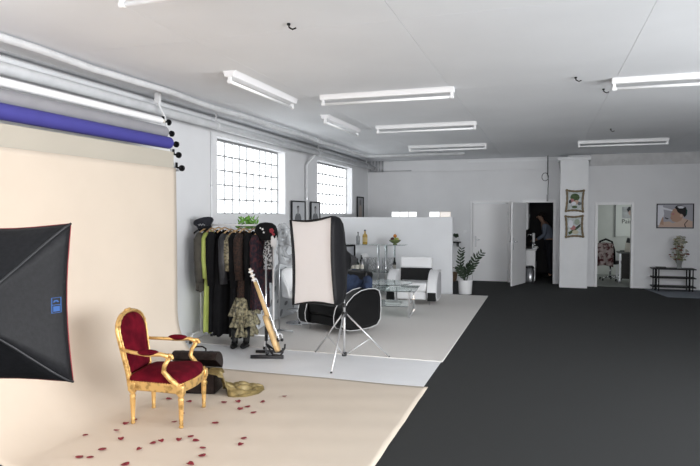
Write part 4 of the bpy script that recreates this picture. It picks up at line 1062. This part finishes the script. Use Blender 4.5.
ornate('gilt framed flower picture on the column, lower of two', (.64, 14.675, 1.415), [([(-.14, -.14), (.12, .04), (.14, .0), (-.10, -.19)], LG), (circ(-.03, -.03, .06, .055), RS), (circ(.06, .10, .06, .07), mat('print_sage', (.32, .37, .31), .6)), (circ(-.08, .06, .055, .09), PW), ([(.03, -.02), (.13, .06), (.14, .03), (.05, -.05)], G3), (circ(.02, -.13, .07, .045), mat('print_cream', (.5, .48, .36), .6))], -.03)

# ------------------------------------------------------------ console with bouquet
CN = thing('console_shelf', 'low black three tier console shelf against the white wall', 'shelf', (0, 0, 0))
for z, x0, x1 in ((.48, 2.27, 3.13), (.285, 2.27, 3.13), (.085, 2.27, 3.13)): MB().span((x0, 14.62, z), (x1, 14.98, z+.022)).build('shelf_board', BLACK, CN, bevel=.003)
for x in (2.33, 2.40, 3.00, 3.07):
    for y in (14.66, 14.94): MB().cyl((x, y, .01), (x, y, .50), .012, seg=8).build('leg', BLACK, CN, smooth=True)
tag(MB().box((2.46, 14.8, .515), (.2, .13, .025)).build('folder', DARKW, bevel=.004), 'flat dark folder lying on the console top', 'folder')
VS = thing('bouquet_vase', 'glass vase with dried red and cream bouquet on console', 'vase', (2.82, 14.78, .503))
MB().lathe([(.05, 0), (.055, .01), (.045, .06), (.06, .14), (.07, .20), (.062, .20), (.05, .14), (.035, .06)], 18).build('vase_body', mat('vase_glass', (.5, .52, .52), .1, trans=.6), VS, smooth=True)
cols = [mat('dry_red', (.17, .05, .035), .8), mat('dry_cream', (.50, .46, .37), .8), mat('dry_green', (.20, .21, .12), .8), mat('dry_pale', (.42, .42, .38), .8)]
fl_shared = {}
for q in range(70):
    a = random.uniform(0, 6.28); r = random.random()**.7; h = .18+.55*random.random()
    rad = .21*r*math.sin(PI*min(1, max(.12, (h-.02)/.78)))+.01
    e = Vector((rad*math.cos(a), rad*math.sin(a)*.6, h)); kx = q % 4 if h < .45 else (1 + q % 3)
    if r < .45 and h < .5: kx = 0
    st = MB().tube([(0, 0, .03), e*.55+Vector((0, 0, .04)), e], .0025, 4).build('stalk', cols[2], VS)
    if kx not in fl_shared:
        m = MB()
        for j in range(5): m.ball((.015*math.cos(j*1.25), .015*math.sin(j*1.25), .006*(j % 2)), (.016, .016, .012), 6, 4)
        fl_shared[kx] = m.build('blossom', cols[kx], st, smooth=True); o = fl_shared[kx]
    else: o = linked(fl_shared[kx], 'blossom', st)
    o.location = e; s_ = random.uniform(.7, 1.4); o.scale = (s_, s_, s_)

# ------------------------------------------------------------ kitchen beyond the open door
def cabinet(name, label, x0, x1, y0, y1, z0, z1, nd):
    t = thing(name, label, 'cabinet', (0, 0, 0))
    MB().span((x0, y0, z0), (x1, y1, z1)).build('carcass', WHITE, t)
    dy = (y1-y0)/nd
    for i in range(nd):
        d_ = MB().span((x1, y0+i*dy+.004, z0+.01), (x1+.018, y0+(i+1)*dy-.004, z1-.01)).build('door', WHITE, t, bevel=.002)
        MB().cyl((x1+.035, y0+i*dy+.05, (z0+z1)/2-.05), (x1+.035, y0+i*dy+.05, (z0+z1)/2+.05), .006, seg=8).build('handle', STEEL, d_)
cabinet('kitchen_cabinet', 'white kitchen base cabinet beyond the open door', -.84, -.24, 15.85, 17.3, .0, .78, 3)
cabinet('wall_cabinet', 'white kitchen wall cabinet above the tiled splashback', -.84, -.42, 15.75, 17.3, 1.30, 2.0, 3)
tag(MB().span((-.845, 15.80, .78), (-.19, 17.32, .815)).build('worktop', mat('worktop_grey', (.4, .4, .4), .4)), 'grey worktop on the white kitchen base cabinet', 'worktop')
tb = thing('splashback', 'brown tiled splashback above the kitchen worktop', 'tiles', (0, 0, 0))
TL = mat('brown_tile', (.16, .09, .07), .3); tl0 = None
for i in range(9):
    for j in range(3):
        p = (-.838, 15.90+i*.155, .90+j*.155)
        if tl0 is None: tl0 = MB().box((0, 0, 0), (.012, .148, .148)).build('tile', TL, tb, bevel=.003, loc=p)
        else: linked(tl0, 'tile', tb, p)
fc = thing('faucet', 'chrome kitchen faucet with tall spout on the worktop', 'faucet', (-.30, 16.05, .815))
MB().tube([(0, 0, 0), (0, 0, .30), (-.03, 0, .36), (-.10, 0, .36), (-.13, 0, .30)], .013, 8).build('spout', CHROME, fc, smooth=True)
MB().cyl((0, 0, 0), (0, 0, .05), .026).build('base', CHROME, fc, smooth=True); MB().tube([(0, .02, .08), (.06, .03, .12)], .008, 6).build('lever', CHROME, fc)
pr2 = thing('paper_roll', 'white paper towel roll standing on the worktop', 'paper roll', (-.27, 15.95, .815))
MB().cyl((0, 0, .0), (0, 0, .012), .06).build('foot', STEEL, pr2); MB().cyl((0, 0, .17), (0, 0, .40), .035).build('towel', WHITE, pr2, smooth=False); MB().cyl((0, 0, .01), (0, 0, .17), .008).build('rod', STEEL, pr2)
cp = thing('cup', 'white cup on the worktop corner', 'cup', (-.22, 15.86, .815))
MB().lathe([(.03, 0), (.045, .07), (.04, .07), (.026, .008)], 16).build('cup_body', WHITE, cp, smooth=True); MB().tube([(.04, 0, .055), (.065, 0, .05), (.065, 0, .025), (.036, 0, .018)], .005, 6).build('handle', WHITE, cp)
bn = thing('pedal_bin', 'brushed steel pedal bin inside the open doorway', 'bin', (-.345, 15.60, 0))
MB().lathe([(.095, 0), (.10, .01), (.10, .36)], 22).build('bin_body', STEEL, bn, smooth=True); MB().lathe([(.102, .36), (.10, .385), (.06, .41), (.005, .415)], 22).build('lid', BPLAST, bn, smooth=True)
MB().box((.0, -.11, .02), (.07, .05, .012)).build('pedal', BPLAST, bn)

# person in the kitchen: one continuous skinned body, clothing as children
def skin_body(name, verts, edges, radii, m, parent=None, sub=2, root=0):
    me = bpy.data.meshes.new(name); me.from_pydata(verts, edges, [])
    o = bpy.data.objects.new(name, me); COL.objects.link(o); me.materials.append(m)
    sk = o.modifiers.new('skin', 'SKIN'); sk.use_smooth_shade = True
    for i, d_ in enumerate(me.skin_vertices[0].data):
        r = radii[i]; d_.radius = (r, r) if not isinstance(r, tuple) else r; d_.use_root = (i == root)
    sb_ = o.modifiers.new('sub', 'SUBSURF'); sb_.levels = sub; sb_.render_levels = sub
    if parent: o.parent = parent
    return o
def person(loc, rz):
    t = thing('person', 'person in pale blue shirt and dark trousers leaning over kitchen counter', 'person', loc, rz)
    SKIN = mat('skin', (.42, .26, .19), .6); SHIRT = mat('shirt_blue', (.22, .26, .34), .85); TR = mat('trousers_dark', (.018, .02, .028), .9); HAIR = mat('hair_dark', (.02, .015, .012), .7); SHOE = mat('shoe_black', (.012, .012, .012), .5)
    # faces -Y ; bent forward a little
    V = [(0, .02, .95), (0, .0, 1.10), (0, -.05, 1.28), (0, -.12, 1.42), (0, -.16, 1.50), (0, -.20, 1.56), (0, -.22, 1.63), (0, -.21, 1.70),
         (-.17, -.11, 1.40), (-.22, -.10, 1.15), (-.18, -.30, 1.02), (-.16, -.38, 1.0),
         (.17, -.11, 1.40), (.22, -.10, 1.15), (.18, -.30, 1.02), (.16, -.38, 1.0),
         (-.10, .03, .90), (-.11, .0, .50), (-.11, .05, .09), (-.11, -.02, .05), (-.11, -.13, .035),
         (.10, .03, .90), (.11, .01, .50), (.11, .06, .09), (.11, -.01, .05), (.11, -.12, .035)]
    E = [(0,1),(1,2),(2,3),(3,4),(4,5),(5,6),(6,7),(3,8),(8,9),(9,10),(10,11),(3,12),(12,13),(13,14),(14,15),(0,16),(16,17),(17,18),(18,19),(19,20),(0,21),(21,22),(22,23),(23,24),(24,25)]
    Rr = [.13, .125, .14, .11, .055, .06, .085, .06, .06, .045, .033, .025, .06, .045, .033, .025, .085, .06, .042, .04, .03, .085, .06, .042, .04, .03]
    skin_body('body', V, E, Rr, SKIN, t)
    sv = [0, 1, 2, 3, 8, 9, 10, 12, 13, 14]; ix = {a: i for i, a in enumerate(sv)}
    skin_body('shirt', [V[i] for i in sv], [(ix[a], ix[b]) for a, b in E if a in ix and b in ix], [Rr[i]*1.14+.004 for i in sv], SHIRT, t)
    tv = [0, 16, 17, 18, 21, 22, 23]; ix = {a: i for i, a in enumerate(tv)}
    skin_body('trousers', [V[i] for i in tv], [(ix[a], ix[b]) for a, b in E if a in ix and b in ix], [Rr[i]*1.16+.006 for i in tv], TR, t)
    for s in (-1, 1):
        MB().ball((s*.11, -.05, .05), (.05, .13, .05), 12, 8).build('shoe', SHOE, t, smooth=True)
        MB().ball((s*.075, -.205, 1.635), (.012, .02, .03), 8, 6).build('ear', SKIN, t, smooth=True)
        MB().ball((s*.03, -.295, 1.645), .010, 8, 6).build('eye', HAIR, t, smooth=True)
        for q in range(4): MB().tube([(s*(.16-.022*(q-1.5)), -.39, 1.0), (s*(.155-.022*(q-1.5)), -.44, .985), (s*(.15-.022*(q-1.5)), -.465-.008*(q in (1, 2)), .96)], [.010, .009, .007], 6).build('finger', SKIN, t, smooth=True)
        MB().tube([(s*.13, -.37, 1.0), (s*.105, -.40, .99), (s*.10, -.425, .975)], [.011, .010, .008], 6).build('thumb', SKIN, t, smooth=True)
    MB().ball((0, -.305, 1.615), (.014, .02, .022), 8, 6).build('nose', SKIN, t, smooth=True)
    MB().ball((0, -.292, 1.575), (.025, .008, .006), 8, 5).build('mouth', mat('lip', (.3, .12, .1), .6), t, smooth=True)
    MB().ball((0, -.185, 1.68), (.092, .10, .075), 14, 8).build('hair', HAIR, t, smooth=True)
person((.10, 16.85, 0), math.radians(-90))

# ------------------------------------------------------------ office beyond the doorway
po = thing('wall_poster', 'tall white poster with dark lettering on the office wall', 'poster', (0, 18.19, 0))
MB().span((1.85, -.02, 1.08), (2.62, .0, 2.24)).build('poster_sheet', mat('poster_white', (.66, .68, .66), .6), po)
MB().span((1.85, -.028, 1.06), (1.87, .0, 2.26)).build('edge_strip', G2, po)
im = MB().span((2.03, -.024, 1.58), (2.42, -.019, 1.90)).build('printed_photo', mat('poster_photo', (.42, .43, .45), .6, var=.2, scale=9), po)
MB().prism([(2.2, 1.90), (2.15, 1.83), (2.18, 1.76), (2.26, 1.74), (2.33, 1.80), (2.33, 1.90)], -.027, -.023, 'Y').build('printed_hair', G3, po)
MB().prism([(2.22, 1.80), (2.18, 1.74), (2.22, 1.66), (2.30, 1.64), (2.34, 1.72), (2.30, 1.80)], -.0285, -.025, 'Y').build('printed_face', mat('poster_face', (.45, .34, .31), .6), po)
cu = bpy.data.curves.new('poster_lettering', 'FONT'); cu.body = 'Pain'; cu.size = .17; cu.extrude = .002
tmp = bpy.data.objects.new('tmp_text', cu); COL.objects.link(tmp); bpy.context.view_layer.update()
tme = bpy.data.meshes.new_from_object(tmp.evaluated_get(bpy.context.evaluated_depsgraph_get())); bpy.data.objects.remove(tmp)
to = bpy.data.objects.new('lettering', tme); COL.objects.link(to); tme.materials.clear(); tme.materials.append(G3)
to.rotation_euler = (PI/2, 0, 0); to.location = (2.02, -.023, 1.44); to.parent = po
DK = thing('office_desk', 'dark desk with grey metal leg inside the office', 'desk', (0, 0, .006))
MB().span((1.74, 16.05, .72), (3.0, 16.75, .75)).build('desk_top', mat('desk_grey', (.07, .075, .075), .5), DK, bevel=.004)
MB().span((1.80, 16.07, .10), (2.95, 16.09, .72)).build('modesty_panel', DARKW, DK)
for y in (16.08, 16.72): MB().span((1.745, y-.02, 0), (1.785, y+.02, .72)).build('leg', STEEL, DK)
MB().span((1.74, 16.06, 0), (1.79, 16.74, .03)).build('foot_bar', STEEL, DK)
for y in (16.08, 16.72): MB().span((2.92, y-.02, 0), (2.96, y+.02, .72)).build('leg', STEEL, DK)
kbm = thing('keyboard', 'black keyboard lying on the office desk', 'keyboard', (1.85+.12, 16.55, .756))
MB().span((-.15, -.07, 0), (.15, .07, .018)).build('key_bed', BPLAST, kbm, bevel=.003)
for r_ in range(4): MB().span((-.14, -.06+r_*.03, .018), (.14, -.038+r_*.03, .024)).build('key_row', G3, kbm)
lpd = thing('desk_bag', 'white and black bag standing on the office desk', 'bag', (1.97, 16.30, .756))
MB().prism([(-.08, 0), (.08, 0), (.06, .22), (-.05, .24)], -.05, .05, 'Y').build('bag_body', LABELP, lpd, bevel=.02); MB().prism([(-.05, .22), (.06, .20), (.05, .34), (-.02, .36)], -.04, .04, 'Y').build('bag_top', BPLAST, lpd, bevel=.02)
OC = thing('office_chair', 'black office chair with star foot in front of desk', 'chair', (1.60, 16.62, .006), math.radians(152))
MB().cyl((0, 0, .06), (0, 0, .42), .025).build('gas_column', CHROME, OC, smooth=True)
for q in range(5):
    a = q*2*PI/5; MB().tube([(0, 0, .10), (.26*math.cos(a), .26*math.sin(a), .065)], [.022, .016], 8).build('foot_arm', CHROME, OC, smooth=True)
    MB().cyl((.26*math.cos(a)-.012, .26*math.sin(a), .03), (.26*math.cos(a)+.012, .26*math.sin(a), .03), .03).build('castor', BPLAST, OC)
MB().span((-.23, -.22, .42), (.23, .22, .50)).build('seat', BPLAST, OC, bevel=.03)
MB().tube([(-.19, .2, .46), (-.20, .25, .75), (-.15, .28, 1.0), (0, .29, 1.06), (.15, .28, 1.0), (.20, .25, .75), (.19, .2, .46)], .026, 8).build('back_frame', BLACK, OC, smooth=True)
MB().span((-.15, .235, .55), (.15, .26, .95)).build('back_pad', BPLAST, OC, bevel=.01)
FLO = mat('floral_cloth', (.36, .30, .29), .9, col2=(.07, .014, .018), scale=11, thresh=(.40, .55))
def shawl(u, v):
    a = (u-.5)*2; w_ = .02*math.sin(u*14+v*4)
    q = v
    y = .31+.03*math.sin(v*3) if v > .35 else .20+.11*v/.35
    z = .95-.55*(v-.35)/.65 if v > .35 else .82+.16*math.sin(v/.35*PI/2)
    return (a*.21+.01*math.sin(v*8), y+w_, z-.04*a*a)
tag(MB().grid(shawl, 24, 22).build('patterned_shawl', FLO, smooth=True, solid=.008, loc=(1.60, 16.62, .006), rz=math.radians(152)), 'red and cream patterned shawl hung over the office chair back', 'shawl')
